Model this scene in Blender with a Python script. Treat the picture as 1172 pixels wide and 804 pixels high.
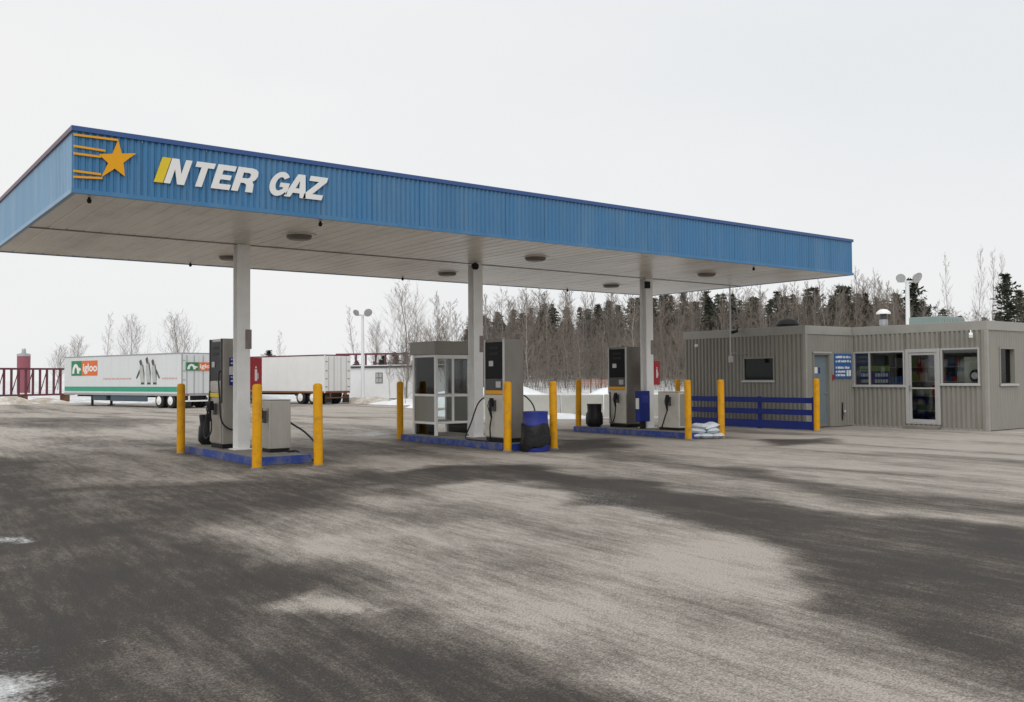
import bpy, bmesh, math, random
import numpy as np
from mathutils import Vector, Matrix
sc = bpy.context.scene
C = sc.collection
for o in list(bpy.data.objects): bpy.data.objects.remove(o)

# ------------------------------------------------------------------ camera
F, PITCH, YAW, ROLL, EYE = 1055.99, 0.02849, 0.92625, 0.00646, 1.6     # focal length in pixels of a 1172 wide picture
fw = Vector((math.cos(YAW)*math.cos(PITCH), math.sin(YAW)*math.cos(PITCH), math.sin(PITCH)))
rt = Vector((math.sin(YAW), -math.cos(YAW), 0))
up = rt.cross(fw)
r2 = rt*math.cos(ROLL) - up*math.sin(ROLL); u2 = rt*math.sin(ROLL) + up*math.cos(ROLL)
cd = bpy.data.cameras.new('camera'); cam = bpy.data.objects.new('camera', cd); C.objects.link(cam)
cd.sensor_width = 36; cd.lens = 36*F/1172; cd.clip_start = 0.1; cd.clip_end = 3000
cam.matrix_world = Matrix(((r2.x, u2.x, -fw.x, 0), (r2.y, u2.y, -fw.y, 0), (r2.z, u2.z, -fw.z, EYE), (0, 0, 0, 1)))
sc.camera = cam
sc.render.resolution_x, sc.render.resolution_y = 1024, 702

# ------------------------------------------------------------------ overcast sky, weak broad sun, exposure
SUN_AZ, SUN_EL = math.radians(215), math.radians(48)      # azimuth (from +x) the light comes from
wd = bpy.data.worlds.new('World'); sc.world = wd; wd.use_nodes = True
nt = wd.node_tree; nt.nodes.clear()
def N(t, **k):
    n = nt.nodes.new(t)
    for a, b in k.items(): setattr(n, a, b)
    return n
sky = N('ShaderNodeTexSky', sky_type='NISHITA', sun_disc=False, sun_elevation=SUN_EL, sun_rotation=math.pi/2-SUN_AZ, dust_density=4.0)
tc = N('ShaderNodeTexCoord'); mp = N('ShaderNodeMapping'); mp.inputs['Scale'].default_value = (1, 1, 2.2)
nz = N('ShaderNodeTexNoise'); nz.inputs['Scale'].default_value = 1.3; nz.inputs['Detail'].default_value = 5
rp = N('ShaderNodeValToRGB')
rp.color_ramp.elements[0].position = .3; rp.color_ramp.elements[0].color = (8.2, 8.45, 8.65, 1)
rp.color_ramp.elements[1].position = .7; rp.color_ramp.elements[1].color = (9.15, 9.15, 9.1, 1)
mx = N('ShaderNodeMix', data_type='RGBA'); mx.inputs[0].default_value = .965
bg = N('ShaderNodeBackground'); bg.inputs[1].default_value = .1; wo = N('ShaderNodeOutputWorld')
L = nt.links.new
L(tc.outputs['Generated'], mp.inputs[0]); L(mp.outputs[0], nz.inputs[0]); L(nz.outputs[0], rp.inputs[0])
L(sky.outputs[0], mx.inputs[6]); L(rp.outputs[0], mx.inputs[7]); L(mx.outputs[2], bg.inputs[0]); L(bg.outputs[0], wo.inputs[0])
ld = bpy.data.lights.new('sun', 'SUN'); ld.energy = 1.2; ld.angle = math.radians(70); ld.color = (1, .97, .93)
sun = bpy.data.objects.new('sun', ld); C.objects.link(sun); sun.location = (0, 0, 30)
sd = Vector((math.cos(SUN_AZ)*math.cos(SUN_EL), math.sin(SUN_AZ)*math.cos(SUN_EL), math.sin(SUN_EL)))
sun.rotation_euler = sd.to_track_quat('Z', 'Y').to_euler()
vs = sc.view_settings; vs.view_transform = 'Standard'; vs.look = 'None'; vs.exposure = 0; vs.gamma = 1; vs.use_curve_mapping = False

# ------------------------------------------------------------------ pixel helpers (a pixel is a direction only)
def ray(px, py):
    a, b = (px-586)/F, (402-py)/F
    return fw + r2*a + u2*b
def gnd(px, py, z=0.):
    r = ray(px, py); t = (z-EYE)/r.z
    return (r.x*t, r.y*t)
def at(px, depth):                      # ground point on that column of the picture, so many metres ahead
    X = (px-586)/F*depth
    return (rt.x*X + math.cos(YAW)*depth, rt.y*X + math.sin(YAW)*depth)
def zat(px, py, depth):                 # height of a pixel at that depth
    r = ray(px, py); return EYE + r.z*depth/(r.x*math.cos(YAW)+r.y*math.sin(YAW))
def sstep(a, b, x):
    t = np.clip((x-a)/(b-a), 0, 1); return t*t*(3-2*t)
def gz(u, v):                           # gentle fall of the yard, snowy rise towards the wood
    u = np.asarray(u, float); v = np.asarray(v, float)
    d = u*math.cos(YAW)+v*math.sin(YAW); X = u*math.sin(YAW)-v*math.cos(YAW)
    z = -.35*sstep(33, 58, d)
    z = z + 1.75*sstep(46, 84, d)*sstep(-7, 1, X)
    z = z + 1.2*sstep(95, 200, d)
    return z

# ------------------------------------------------------------------ materials
MATS = {}
def mat(name, col, rough=.6, metal=0., var=.12, scale=3., bump=0., bscale=40., dirt=None, dirt_amt=0., dscale=1.2, spec=.5, coat=0., stretch=(1,1,1)):
    if name in MATS: return MATS[name]
    m = bpy.data.materials.new(name); m.use_nodes = True; t = m.node_tree; l = t.links.new
    b = t.nodes['Principled BSDF']
    b.inputs['Roughness'].default_value = rough; b.inputs['Metallic'].default_value = metal
    b.inputs['Specular IOR Level'].default_value = spec; b.inputs['Coat Weight'].default_value = coat
    g = t.nodes.new('ShaderNodeNewGeometry')
    mpn = t.nodes.new('ShaderNodeMapping'); mpn.inputs['Scale'].default_value = stretch; l(g.outputs['Position'], mpn.inputs[0])
    n = t.nodes.new('ShaderNodeTexNoise'); n.inputs['Scale'].default_value = scale; n.inputs['Detail'].default_value = 6; n.inputs['Roughness'].default_value = .65
    l(mpn.outputs[0], n.inputs['Vector'])
    r = t.nodes.new('ShaderNodeValToRGB'); e = r.color_ramp.elements
    e[0].position, e[1].position = .3, .7
    e[0].color = tuple(c*(1-var) for c in col)+(1,); e[1].color = tuple(min(.95, c*(1+var)) for c in col)+(1,)
    l(n.outputs[0], r.inputs[0]); out = r.outputs[0]
    if dirt:
        n2 = t.nodes.new('ShaderNodeTexNoise'); n2.inputs['Scale'].default_value = dscale; n2.inputs['Detail'].default_value = 8; n2.inputs['Roughness'].default_value = .7
        l(mpn.outputs[0], n2.inputs['Vector'])
        mr = t.nodes.new('ShaderNodeMapRange'); mr.inputs[1].default_value = .45; mr.inputs[2].default_value = .72; mr.inputs[4].default_value = dirt_amt
        l(n2.outputs[0], mr.inputs[0])
        mxn = t.nodes.new('ShaderNodeMix'); mxn.data_type = 'RGBA'; mxn.inputs[7].default_value = tuple(dirt)+(1,)
        l(mr.outputs[0], mxn.inputs[0]); l(out, mxn.inputs[6]); out = mxn.outputs[2]
    l(out, b.inputs['Base Color'])
    rr = t.nodes.new('ShaderNodeMapRange'); rr.inputs[3].default_value = max(0, rough-.08); rr.inputs[4].default_value = min(1, rough+.12)
    l(n.outputs[0], rr.inputs[0]); l(rr.outputs[0], b.inputs['Roughness'])
    if bump:
        n3 = t.nodes.new('ShaderNodeTexNoise'); n3.inputs['Scale'].default_value = bscale; n3.inputs['Detail'].default_value = 4
        l(g.outputs['Position'], n3.inputs['Vector'])
        bn = t.nodes.new('ShaderNodeBump'); bn.inputs['Strength'].default_value = bump; bn.inputs['Distance'].default_value = .02
        l(n3.outputs[0], bn.inputs['Height']); l(bn.outputs[0], b.inputs['Normal'])
    MATS[name] = m; return m
def glass(name, tint=(.8,.86,.86), ior=1.5):
    m = bpy.data.materials.new(name); m.use_nodes = True; t = m.node_tree; l = t.links.new; t.nodes.clear()
    o = t.nodes.new('ShaderNodeOutputMaterial'); tr = t.nodes.new('ShaderNodeBsdfTransparent'); tr.inputs[0].default_value = tuple(tint)+(1,)
    gl = t.nodes.new('ShaderNodeBsdfGlossy'); gl.inputs['Roughness'].default_value = .03
    f = t.nodes.new('ShaderNodeFresnel'); f.inputs[0].default_value = ior
    mx = t.nodes.new('ShaderNodeMixShader'); l(f.outputs[0], mx.inputs[0]); l(tr.outputs[0], mx.inputs[1]); l(gl.outputs[0], mx.inputs[2]); l(mx.outputs[0], o.inputs[0])
    MATS[name] = m; return m

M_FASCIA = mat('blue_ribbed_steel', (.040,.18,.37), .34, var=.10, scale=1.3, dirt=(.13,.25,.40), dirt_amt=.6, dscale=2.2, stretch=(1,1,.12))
M_FASCIA_SIDE = mat('faded_sheen_blue_ribbed_steel', (.17,.33,.5), .38, var=.10, scale=1.3, dirt=(.3,.42,.54), dirt_amt=.6, dscale=2.2, stretch=(1,1,.12))  # canopy ends: bright sky reflection, along with fading, put into the paler blue
M_TRIM = mat('dark_blue_trim', (.03,.09,.27), .4, var=.08)
M_TRIM_RED = mat('maroon_trim', (.16,.1,.14), .5)
M_SOFFIT = mat('soffit_white', (.80,.75,.68), .30, var=.05, scale=1.5, dirt=(.45,.41,.36), dirt_amt=.75, dscale=.9, stretch=(1,.35,1))
M_WHITE = mat('white_paint', (.88,.88,.87), .4, var=.04, dirt=(.6,.58,.55), dirt_amt=.35)
M_LETTER = mat('white_letter', (.82,.82,.81), .4, var=.03)
M_STAR = mat('orange_yellow_sign', (.80,.37,.008), .45, var=.05, spec=.3)
M_YLETTER = mat('yellow_sign', (.75,.56,.02), .45, var=.05)
M_BOLLARD = mat('yellow_bollard_paint', (.76,.36,.003), .5, var=.08, scale=5, dirt=(.30,.16,.04), dirt_amt=.8, dscale=5, spec=.2)
M_KERB = mat('blue_kerb_paint', (.018,.055,.28), .6, var=.15, scale=5, dirt=(.20,.19,.18), dirt_amt=.95, dscale=3.5, bump=.2)
M_SLAB = mat('island_concrete', (.24,.22,.19), .85, var=.15, scale=4, dirt=(.12,.11,.1), dirt_amt=.7, dscale=3, bump=.3)
M_NAVY = mat('navy_board_paint', (.012,.028,.21), .55, var=.12, dirt=(.03,.04,.14), dirt_amt=.5, spec=.3)
M_STEEL = mat('brushed_stainless', (.46,.44,.40), .38, metal=.75, var=.07, scale=8, dirt=(.32,.29,.25), dirt_amt=.5, stretch=(1,1,.2))
M_PUMPWHITE = mat('pump_offwhite_panel', (.60,.58,.52), .45, var=.05, dirt=(.3,.28,.24), dirt_amt=.5, dscale=3)
M_PUMPSIDE = mat('pump_brown_grey_side', (.20,.185,.165), .42, metal=.3, var=.08, scale=6, dirt=(.13,.115,.10), dirt_amt=.6, dscale=2, stretch=(1,1,.4))
M_BLACK = mat('black_plastic', (.014,.014,.015), .5, var=.2, spec=.2)
M_SCREEN = mat('black_display_glass', (.008,.008,.009), .3, var=.1, spec=.08)
M_DGREY = mat('dark_grey_plastic', (.06,.06,.065), .5)
M_RUBBER = mat('black_rubber', (.016,.016,.017), .55)
M_BAG = mat('black_bag_plastic', (.014,.014,.015), .4, spec=.25, bump=.6, bscale=14)
M_RED = mat('red_enamel', (.42,.018,.03), .4, var=.08)
M_BLUEDRUM = mat('blue_drum_plastic', (.010,.025,.25), .5, var=.12, dirt=(.08,.09,.2), dirt_amt=.4)
M_BLUESIGN = mat('blue_sign', (.03,.13,.36), .4, var=.06)
M_BLUESTK = mat('blue_sticker', (.02,.03,.26), .4, var=.06)
M_SIDING = mat('grey_taupe_siding', (.275,.265,.235), .5, var=.06, scale=2, dirt=(.20,.19,.165), dirt_amt=.45, dscale=1.1, stretch=(1,1,.4))
M_FLASH = mat('grey_flashing', (.34,.335,.305), .45, var=.05, dirt=(.25,.245,.22), dirt_amt=.4)
M_FRAME = mat('pale_aluminium_frame', (.50,.50,.49), .42, metal=.2, var=.04)
M_DOORTEAL = mat('grey_blue_door', (.17,.215,.24), .5, var=.06)
M_DARKINT = mat('interior_wall', (.32,.32,.30), .8)
M_INTFLOOR = mat('interior_floor', (.22,.21,.2), .6)
M_CREAM = mat('cream_panel', (.55,.55,.46), .7)
M_GREENSTK = mat('green_sticker', (.25,.36,.06), .5)
M_CONCRETE = mat('pale_concrete', (.50,.50,.455), .9, var=.07, scale=2, dirt=(.38,.37,.34), dirt_amt=.5, bump=.3, bscale=20)
M_SNOW = mat('snow', (.80,.82,.85), .8, var=.05, scale=1.2, bump=.5, bscale=6, dirt=(.5,.46,.4), dirt_amt=.45, dscale=.9)
M_DIRTSNOW = mat('dirty_snow', (.42,.36,.28), .9, var=.2, scale=1.2, bump=.6, bscale=5, dirt=(.8,.82,.84), dirt_amt=1, dscale=.9)
M_TRAILER = mat('trailer_white_skin', (.70,.73,.74), .4, var=.03, scale=.6, dirt=(.58,.6,.6), dirt_amt=.3)
M_CABIN = mat('cabin_white', (.82,.83,.84), .5, var=.03)
M_TRAILER2 = mat('old_trailer_white_skin', (.80,.80,.79), .45, var=.03, scale=.6, dirt=(.66,.65,.62), dirt_amt=.4)
M_RAILGREY = mat('trailer_rail_grey', (.38,.39,.4), .4, metal=.4)
M_GREEN = mat('green_stripe', (.035,.33,.21), .5, var=.08)
M_DKGREEN = mat('logo_green', (.01,.21,.08), .45)
M_ORANGE = mat('logo_orange', (.72,.15,.02), .45)
M_FAINTRED = mat('faint_red_print', (.62,.36,.34), .5)
M_PENG = mat('print_grey_black', (.06,.065,.06), .5)
M_PENGL = mat('print_pale_grey', (.46,.48,.46), .5)
M_UNDER = mat('undercarriage_dark', (.025,.025,.03), .7)
M_BLUEGREY = mat('blue_grey_tank', (.055,.085,.115), .5)
M_RUST = mat('rusty_steel', (.16,.075,.035), .8, var=.3)
M_MAROON = mat('maroon_steel', (.125,.03,.045), .6, var=.15)
M_SILO = mat('silo_red', (.27,.08,.105), .6, var=.06)
M_GALV = mat('galvanised', (.42,.43,.44), .4, metal=.6, var=.05)
M_POLE = mat('light_pole_white', (.78,.79,.80), .45, var=.03)
M_LENS = mat('lamp_lens_grey', (.45,.45,.44), .25)
M_AC = mat('green_grey_unit', (.25,.32,.30), .55, var=.06)
M_BARK = mat('grey_brown_bark', (.19,.165,.145), .9, var=.25, scale=2)
M_BIRCH = mat('pale_birch_bark', (.34,.315,.28), .85, var=.3, scale=3, stretch=(1,1,2))
M_TWIG = mat('brown_twig', (.21,.18,.155), .9, var=.25, scale=.5)
M_TWIG2 = mat('reddish_twig', (.20,.165,.138), .9, var=.25, scale=.5)
M_PINE = mat('dark_conifer_needles', (.036,.048,.03), .8, var=.4, scale=.8, dirt=(.075,.07,.04), dirt_amt=.5, dscale=.35)
M_PINE2 = mat('brown_green_needles', (.075,.07,.045), .8, var=.35, scale=.8)
M_SALTBAG = mat('white_bag_plastic', (.62,.68,.74), .4, var=.10, scale=12, bump=.5, bscale=18)
M_ORANGEFENCE = mat('faded_orange_mesh', (.36,.16,.12), .7)
M_PLATE = mat('worn_plate', (.24,.2,.18), .6, dirt=(.4,.38,.36), dirt_amt=.5, dscale=6)
M_LAMP = mat('dull_lamp_housing', (.16,.14,.12), .45)
G_DARK = glass('window_glass', (.32,.36,.37), 1.33); G_SHOP = glass('shop_glass', (.88,.9,.9), 1.6); G_CLEAR = glass('booth_glass', (.9,.92,.92), 1.4)

# ------------------------------------------------------------------ mesh helpers
class MB:
    def __init__(s): s.v = []; s.f = []
    def add(s, vs, fs):
        k = len(s.v); s.v += [tuple(p) for p in vs]; s.f += [tuple(i+k for i in f) for f in fs]; return s
    def box(s, x0, x1, y0, y1, z0, z1):
        return s.add([(x0,y0,z0),(x1,y0,z0),(x1,y1,z0),(x0,y1,z0),(x0,y0,z1),(x1,y0,z1),(x1,y1,z1),(x0,y1,z1)],
                     [(0,3,2,1),(4,5,6,7),(0,1,5,4),(1,2,6,5),(2,3,7,6),(3,0,4,7)])
    def tube(s, pts, r, n=8, cap=True):
        pts = [Vector(p) for p in pts]; rs = r if isinstance(r, (list, tuple)) else [r]*len(pts)
        k = len(s.v); ref = None
        for i, p in enumerate(pts):
            d = (pts[min(i+1, len(pts)-1)]-pts[max(i-1, 0)]).normalized()
            if ref is None:
                ref = Vector((1,0,0)) if abs(d.x) < .8 else Vector((0,1,0))
            a = (ref-d*ref.dot(d)).normalized(); b = d.cross(a); ref = a
            for j in range(n):
                t = 2*math.pi*j/n; s.v.append(tuple(p+(a*math.cos(t)+b*math.sin(t))*rs[i]))
        for i in range(len(pts)-1):
            for j in range(n):
                j2 = (j+1) % n; s.f.append((k+i*n+j, k+i*n+j2, k+(i+1)*n+j2, k+(i+1)*n+j))
        if cap:
            s.f.append(tuple(k+j for j in reversed(range(n)))); e = k+(len(pts)-1)*n; s.f.append(tuple(e+j for j in range(n)))
        return s
    def lathe(s, prof, n=20, c=(0,0), jit=None):
        k = len(s.v)
        for (r, z) in prof:
            for j in range(n):
                t = 2*math.pi*j/n; q = r*(1+(jit(j, z) if jit else 0))
                s.v.append((c[0]+q*math.cos(t), c[1]+q*math.sin(t), z))
        for i in range(len(prof)-1):
            for j in range(n):
                j2 = (j+1) % n; s.f.append((k+i*n+j, k+i*n+j2, k+(i+1)*n+j2, k+(i+1)*n+j))
        s.f.append(tuple(k+j for j in reversed(range(n)))); e = k+(len(prof)-1)*n; s.f.append(tuple(e+j for j in range(n)))
        return s
    def build(s, name, m, parent=None, bevel=0., smooth=False, loc=None):
        me = bpy.data.meshes.new(name); me.from_pydata(s.v, [], s.f); me.update()
        return link(name, me, m, parent, bevel, smooth, loc)
def link(name, me, m, parent=None, bevel=0., smooth=False, loc=None):
    if m and not me.materials: me.materials.append(m)
    o = bpy.data.objects.new(name, me); C.objects.link(o); o.parent = parent
    if loc is not None: o.location = loc
    if smooth:
        for p in me.polygons: p.use_smooth = True
        if hasattr(me, 'set_sharp_from_angle'): me.set_sharp_from_angle(angle=math.radians(40))
    if bevel:
        b = o.modifiers.new('bevel', 'BEVEL'); b.width = bevel; b.segments = 2; b.limit_method = 'ANGLE'; b.angle_limit = math.radians(40)
    return o
def tag(o, label, cat, group=None):
    o['label'] = label; o['category'] = cat
    if group: o['group'] = group
    return o
def thing(name, label, cat, loc=(0,0,0), rz=0., group=None):
    o = bpy.data.objects.new(name, None); C.objects.link(o); o.location = loc; o.rotation_euler = (0,0,rz); o.empty_display_size = .2
    return tag(o, label, cat, group)
def copy_tree(o, parent=None):
    c = o.copy(); C.objects.link(c); c.parent = parent
    for ch in list(o.children): copy_tree(ch, c)
    return c
def poly_mesh(name, loops, m, parent, thick, place):
    """flat polygons with holes, thickened; place maps (a, b, depth) to local space"""
    cu = bpy.data.curves.new(name, 'CURVE'); cu.dimensions = '2D'; cu.fill_mode = 'BOTH'; cu.extrude = thick/2
    for lp in loops:
        sp = cu.splines.new('POLY'); sp.points.add(len(lp)-1)
        for q, (a, b) in zip(sp.points, lp): q.co = (a, b, 0, 1)
        sp.use_cyclic_u = True
    return curve_mesh(name, cu, m, parent, place)
def curve_mesh(name, cu, m, parent, place):
    ob = bpy.data.objects.new('tmp', cu); C.objects.link(ob)
    dg = bpy.context.evaluated_depsgraph_get()
    me = bpy.data.meshes.new_from_object(ob.evaluated_get(dg)); bpy.data.objects.remove(ob)
    for v in me.vertices: v.co = place(v.co.x, v.co.y, v.co.z)
    me.name = name; me.materials.clear(); me.update()
    return link(name, me, m, parent)

# ================================================================== GROUND: one sheet, asphalt yard with salt dust and wet tracks, snow beyond
rng = np.random.RandomState(7)
def lattice(seed, n=64): return np.random.RandomState(seed).rand(n, n)
def vnoise(x, y, seed):
    g = lattice(seed); n = 64; xi = np.floor(x).astype(int); yi = np.floor(y).astype(int); fx = x-xi; fy = y-yi
    fx = fx*fx*(3-2*fx); fy = fy*fy*(3-2*fy); a = lambda i, j: g[(xi+i) % n, (yi+j) % n]
    return (a(0,0)*(1-fx)+a(1,0)*fx)*(1-fy)+(a(0,1)*(1-fx)+a(1,1)*fx)*fy
def fbm(x, y, seed, o=4): return sum(vnoise(x*2**k, y*2**k, seed+k)*.5**k for k in range(o))/sum(.5**k for k in range(o))
def lines(lo, hi, dlo, dhi, step, grow=1.13):
    a = list(np.arange(dlo, dhi, step)); s = step; x = a[-1]
    while x < hi: s *= grow; x += s; a.append(x)
    s = step; x = a[0]
    while x > lo: s *= grow; x -= s; a.insert(0, x)
    return np.array(a)
gx = lines(-900, 1500, -3, 31, .13); gy = lines(-700, 1500, -2, 25, .13)
GU, GV = np.meshgrid(gx, gy, indexing='ij')
GZ = gz(GU, GV)
def sdist(poly):                              # signed distance in metres to a polygon on the ground, positive inside
    P = np.array(poly); x, y = WU, WV; ins = np.zeros(x.shape, bool); dm = np.full(x.shape, 1e9)
    for i in range(len(P)):
        a, b = P[i], P[(i+1) % len(P)]; e = b-a
        t = np.clip(((x-a[0])*e[0]+(y-a[1])*e[1])/(e@e+1e-9), 0, 1)
        dm = np.minimum(dm, np.hypot(x-a[0]-t*e[0], y-a[1]-t*e[1]))
        c = ((a[1] > y) != (b[1] > y)) & (x < (b[0]-a[0])*(y-a[1])/((b[1]-a[1]) if abs(b[1]-a[1]) > 1e-9 else 1e-9)+a[0]); ins ^= c
    return np.where(ins, dm, -dm)
wob = 1.5
WU = GU + (fbm(GU*.9, GV*.9, 11)-.5)*wob; WV = GV + (fbm(GU*.9+9, GV*.9+5, 21)-.5)*wob
dust = np.full(GU.shape, .90)
# faint streaks that follow the wheels, mostly along the lanes past the islands
SU = GU+(fbm(GU*.15, GV*.15, 71)-.5)*2.5; st = fbm(SU*1.1, GV*.11, 31, 5); st2 = fbm(GU*.5+GV*.15, GV*.8-GU*.25, 41, 5)
dust += (st-.5)*1.0 + (st2-.5)*.35
def lay(pts, val, soft, amt=1.):
    global dust
    m = sstep(-soft*2.2, soft*1.8, sdist([gnd(*p) for p in pts])+(st-.5)*2.6*soft+(st2-.5)*1.5*soft)*amt
    dust = dust*(1-m) + (val+(st2-.5)*.5+(st-.5)*.25)*m
# wide dark wet area where the lorries turn (front left), then paler salt islands on it
lay([(-60,524),(20,524),(80,552),(210,553),(330,548),(440,556),(400,580),(330,590),(360,640),(520,700),(660,745),(860,804),(900,900),(-500,1200),(-300,600)], .24, .35)
lay([(20,585),(70,562),(125,560),(150,580),(110,600),(40,602)], .52, .35, .9)
lay([(110,650),(170,622),(200,640),(190,660),(140,668)], .36, .5, .7)
lay([(150,570),(240,600),(330,640),(390,668),(360,668),(290,640),(200,600)], .40, .35, .6)
lay([(190,560),(330,556),(380,566),(300,590),(230,580)], .34, .4, .6)
# main salt-whitened patch in the middle
lay([(310,622),(360,598),(470,560),(520,540),(640,552),(760,592),(850,618),(930,652),(965,690),(1080,730),(1150,778),(1040,812),(840,792),(650,742),(500,700),(420,660)], .90, .45)
lay([(320,588),(420,575),(560,584),(700,606),(560,600),(430,598)], .50, .4, .6)
lay([(460,625),(560,634),(700,655),(820,690),(700,676),(540,655)], .50, .4, .5)
# swept wet track in front of the islands
lay([(425,560),(480,541),(530,533),(610,532),(700,547),(800,562),(900,577),(1000,589),(1220,612),(1240,800),(1172,775),(1070,722),(995,694),(950,656),(900,627),(830,606),(740,586),(640,560),(560,547),(500,555)], .17, .16)
lay([(1000,700),(1080,700),(1240,740),(1240,830),(1180,800),(1090,742)], .33, .45, .8)
lay([(330,548),(430,535),(500,546),(470,566),(380,576)], .20, .35, .8)
# thinner wet line behind it
lay([(600,508),(680,513),(760,524),(860,540),(980,556),(1220,580),(1220,600),(1000,574),(880,556),(780,538),(690,522),(600,516)], .30, .22, .85)
lay([(640,503),(700,503),(720,512),(650,514)], .12, .25, .9); lay([(860,503),(940,502),(952,508),(880,510)], .16, .2, .9)
lay([(200,532),(290,541),(370,539),(420,546),(300,552),(210,546)], .40, .2, .5)
lay([(60,500),(190,503),(200,511),(90,511)], .38, .5, .7); lay([(0,476),(130,476),(210,482),(120,490),(0,488)], .36, .8, .8)
lay([(370,505),(455,510),(560,526),(450,522),(370,516)], .48, .3, .6)
for i0, i1, j0 in ((6.4,7.6,16.4),(12.,13.2,16.),(17.7,18.9,16.)):   # oily ground hard by the islands
    m = np.exp(-np.maximum(0, np.maximum(np.maximum(i0-GU, GU-i1), np.maximum(j0-GV, GV-21.2)))**2/.35); dust = dust*(1-.55*m)+.25*.55*m
snow = np.zeros(GU.shape)
def laysnow(pts, amt, soft):
    global snow
    snow = np.maximum(snow, amt*sstep(-soft, soft, sdist([gnd(*p) for p in pts])))
laysnow([(-200,730),(-20,762),(70,778),(160,796),(210,830),(-100,1000)], .86, .3)
laysnow([(-40,690),(6,695),(16,706),(8,722),(-40,726)], .8, .12); laysnow([(-20,612),(10,614),(6,624),(-20,626)], .7, .14)
lay([(318,690),(345,686),(382,693),(420,701),(408,712),(372,708),(342,697)], 1.15, .06); lay([(-20,596),(60,612),(180,640),(300,668),(380,690),(330,692),(200,668),(60,640),(-20,625)], .34, .5, .6)
laysnow([(134,738),(160,736),(158,741),(136,742)], .5, .06)
laysnow([(640,556),(720,566),(775,598),(740,598),(690,580)], .35, .3); laysnow([(690,565),(760,572),(780,596),(720,590)], .3, .3)
laysnow([(405,495),(450,495),(452,498),(405,498)], .6, .2)
laysnow([(820,522),(880,530),(960,540),(880,540)], .3, .3)
GD = GU*math.cos(YAW)+GV*math.sin(YAW); GX = GU*math.sin(YAW)-GV*math.cos(YAW)
edge = (fbm(GU*.25, GV*.25, 51)-.5)*6
far = np.where(GX < -9, 76, np.where(GX > 6, 36.2, 36.2))+edge*np.where(GX < -9, 1, .15)
bl = sstep(-4.5, -2, GX); far = (77+edge)*(1-bl)+(36.0+edge*.15)*bl
snow = np.maximum(snow, sstep(-.6, .6, GD-far)*(.9+.1*st))
snow = np.where((GX > 30) & (GD < 60), np.minimum(snow, .55), snow)
snow = np.maximum(snow, .75*sstep(0, .5, GV-8)*sstep(.3, 0, np.abs(GU-26.4)-.25)*sstep(.2, 0, np.abs(GV-11.4)-1.2)*.6)
GZ = GZ + .06*sstep(.4, 1, snow)*(GD > 30)*fbm(GU*1.5, GV*1.5, 61)
me = bpy.data.meshes.new('ground'); nu, nv = GU.shape
idx = np.arange(nu*nv).reshape(nu, nv)
quads = np.stack([idx[:-1,:-1], idx[1:,:-1], idx[1:,1:], idx[:-1,1:]], -1).reshape(-1, 4)
me.vertices.add(nu*nv); me.vertices.foreach_set('co', np.stack([GU, GV, GZ], -1).astype(np.float32).ravel())
me.loops.add(quads.size); me.loops.foreach_set('vertex_index', quads.ravel().astype(np.int32))
me.polygons.add(len(quads)); me.polygons.foreach_set('loop_start', np.arange(0, quads.size, 4, dtype=np.int32)); me.polygons.foreach_set('loop_total', np.full(len(quads), 4, np.int32))
me.update(); me.validate()
for nm, arr in (('dust', np.clip(dust, 0, 1)), ('snow', np.clip(snow, 0, 1))):
    a = me.attributes.new(nm, 'FLOAT', 'POINT'); a.data.foreach_set('value', arr.astype(np.float32).ravel())
gm = bpy.data.materials.new('salted_asphalt'); gm.use_nodes = True; t = gm.node_tree; l = t.links.new; pb = t.nodes['Principled BSDF']
def T(k, **kw):
    n = t.nodes.new(k)
    for a, b in kw.items(): setattr(n, a, b)
    return n
def noise(scale, detail=6, rough=.65, stretch=None):
    n = T('ShaderNodeTexNoise'); n.inputs['Scale'].default_value = scale; n.inputs['Detail'].default_value = detail; n.inputs['Roughness'].default_value = rough
    if stretch:
        m0 = T('ShaderNodeMapping'); m0.inputs['Rotation'].default_value = (0, 0, .06); l(geo.outputs['Position'], m0.inputs[0])
        m = T('ShaderNodeMapping'); m.inputs['Scale'].default_value = stretch; l(m0.outputs[0], m.inputs[0]); l(m.outputs[0], n.inputs['Vector'])
    else: l(geo.outputs['Position'], n.inputs['Vector'])
    return n.outputs[0]
def math_(op, a, b=None, c=None):
    n = T('ShaderNodeMath', operation=op)
    for i, q in enumerate((a, b, c)):
        if q is None: continue
        if isinstance(q, (int, float)): n.inputs[i].default_value = q
        else: l(q, n.inputs[i])
    return n.outputs[0]
def rng_(v, a, b, c=0., d=1.):
    n = T('ShaderNodeMapRange', interpolation_type='SMOOTHSTEP'); l(v, n.inputs[0])
    for i, q in enumerate((a, b, c, d)): n.inputs[i+1].default_value = q
    return n.outputs[0]
def mixc(f, a, b):
    n = T('ShaderNodeMix', data_type='RGBA')
    for i, q in ((0, f), (6, a), (7, b)):
        if isinstance(q, (int, float)): n.inputs[i].default_value = q
        elif isinstance(q, tuple): n.inputs[i].default_value = q+(1,)
        else: l(q, n.inputs[i])
    return n.outputs[2]
geo = T('ShaderNodeNewGeometry')
ad = T('ShaderNodeAttribute', attribute_name='dust').outputs['Fac']; asn = T('ShaderNodeAttribute', attribute_name='snow').outputs['Fac']
n_big = rng_(noise(.9, 8, .72, (1.8, .32, 1)), .28, .72); n_mid = rng_(noise(4.5, 8, .75, (1.7, .5, 1)), .3, .7); n_trk = rng_(noise(5, 5, .7, (2.2, .09, 1)), .3, .7); n_fin = rng_(noise(26, 6, .8), .32, .68); n_grit = rng_(noise(70, 3, .7), .35, .65)
n_spot = rng_(noise(11, 7, .8), .56, .74)
s1 = math_('MULTIPLY_ADD', math_('SUBTRACT', n_big, .5), .34, ad)
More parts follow.
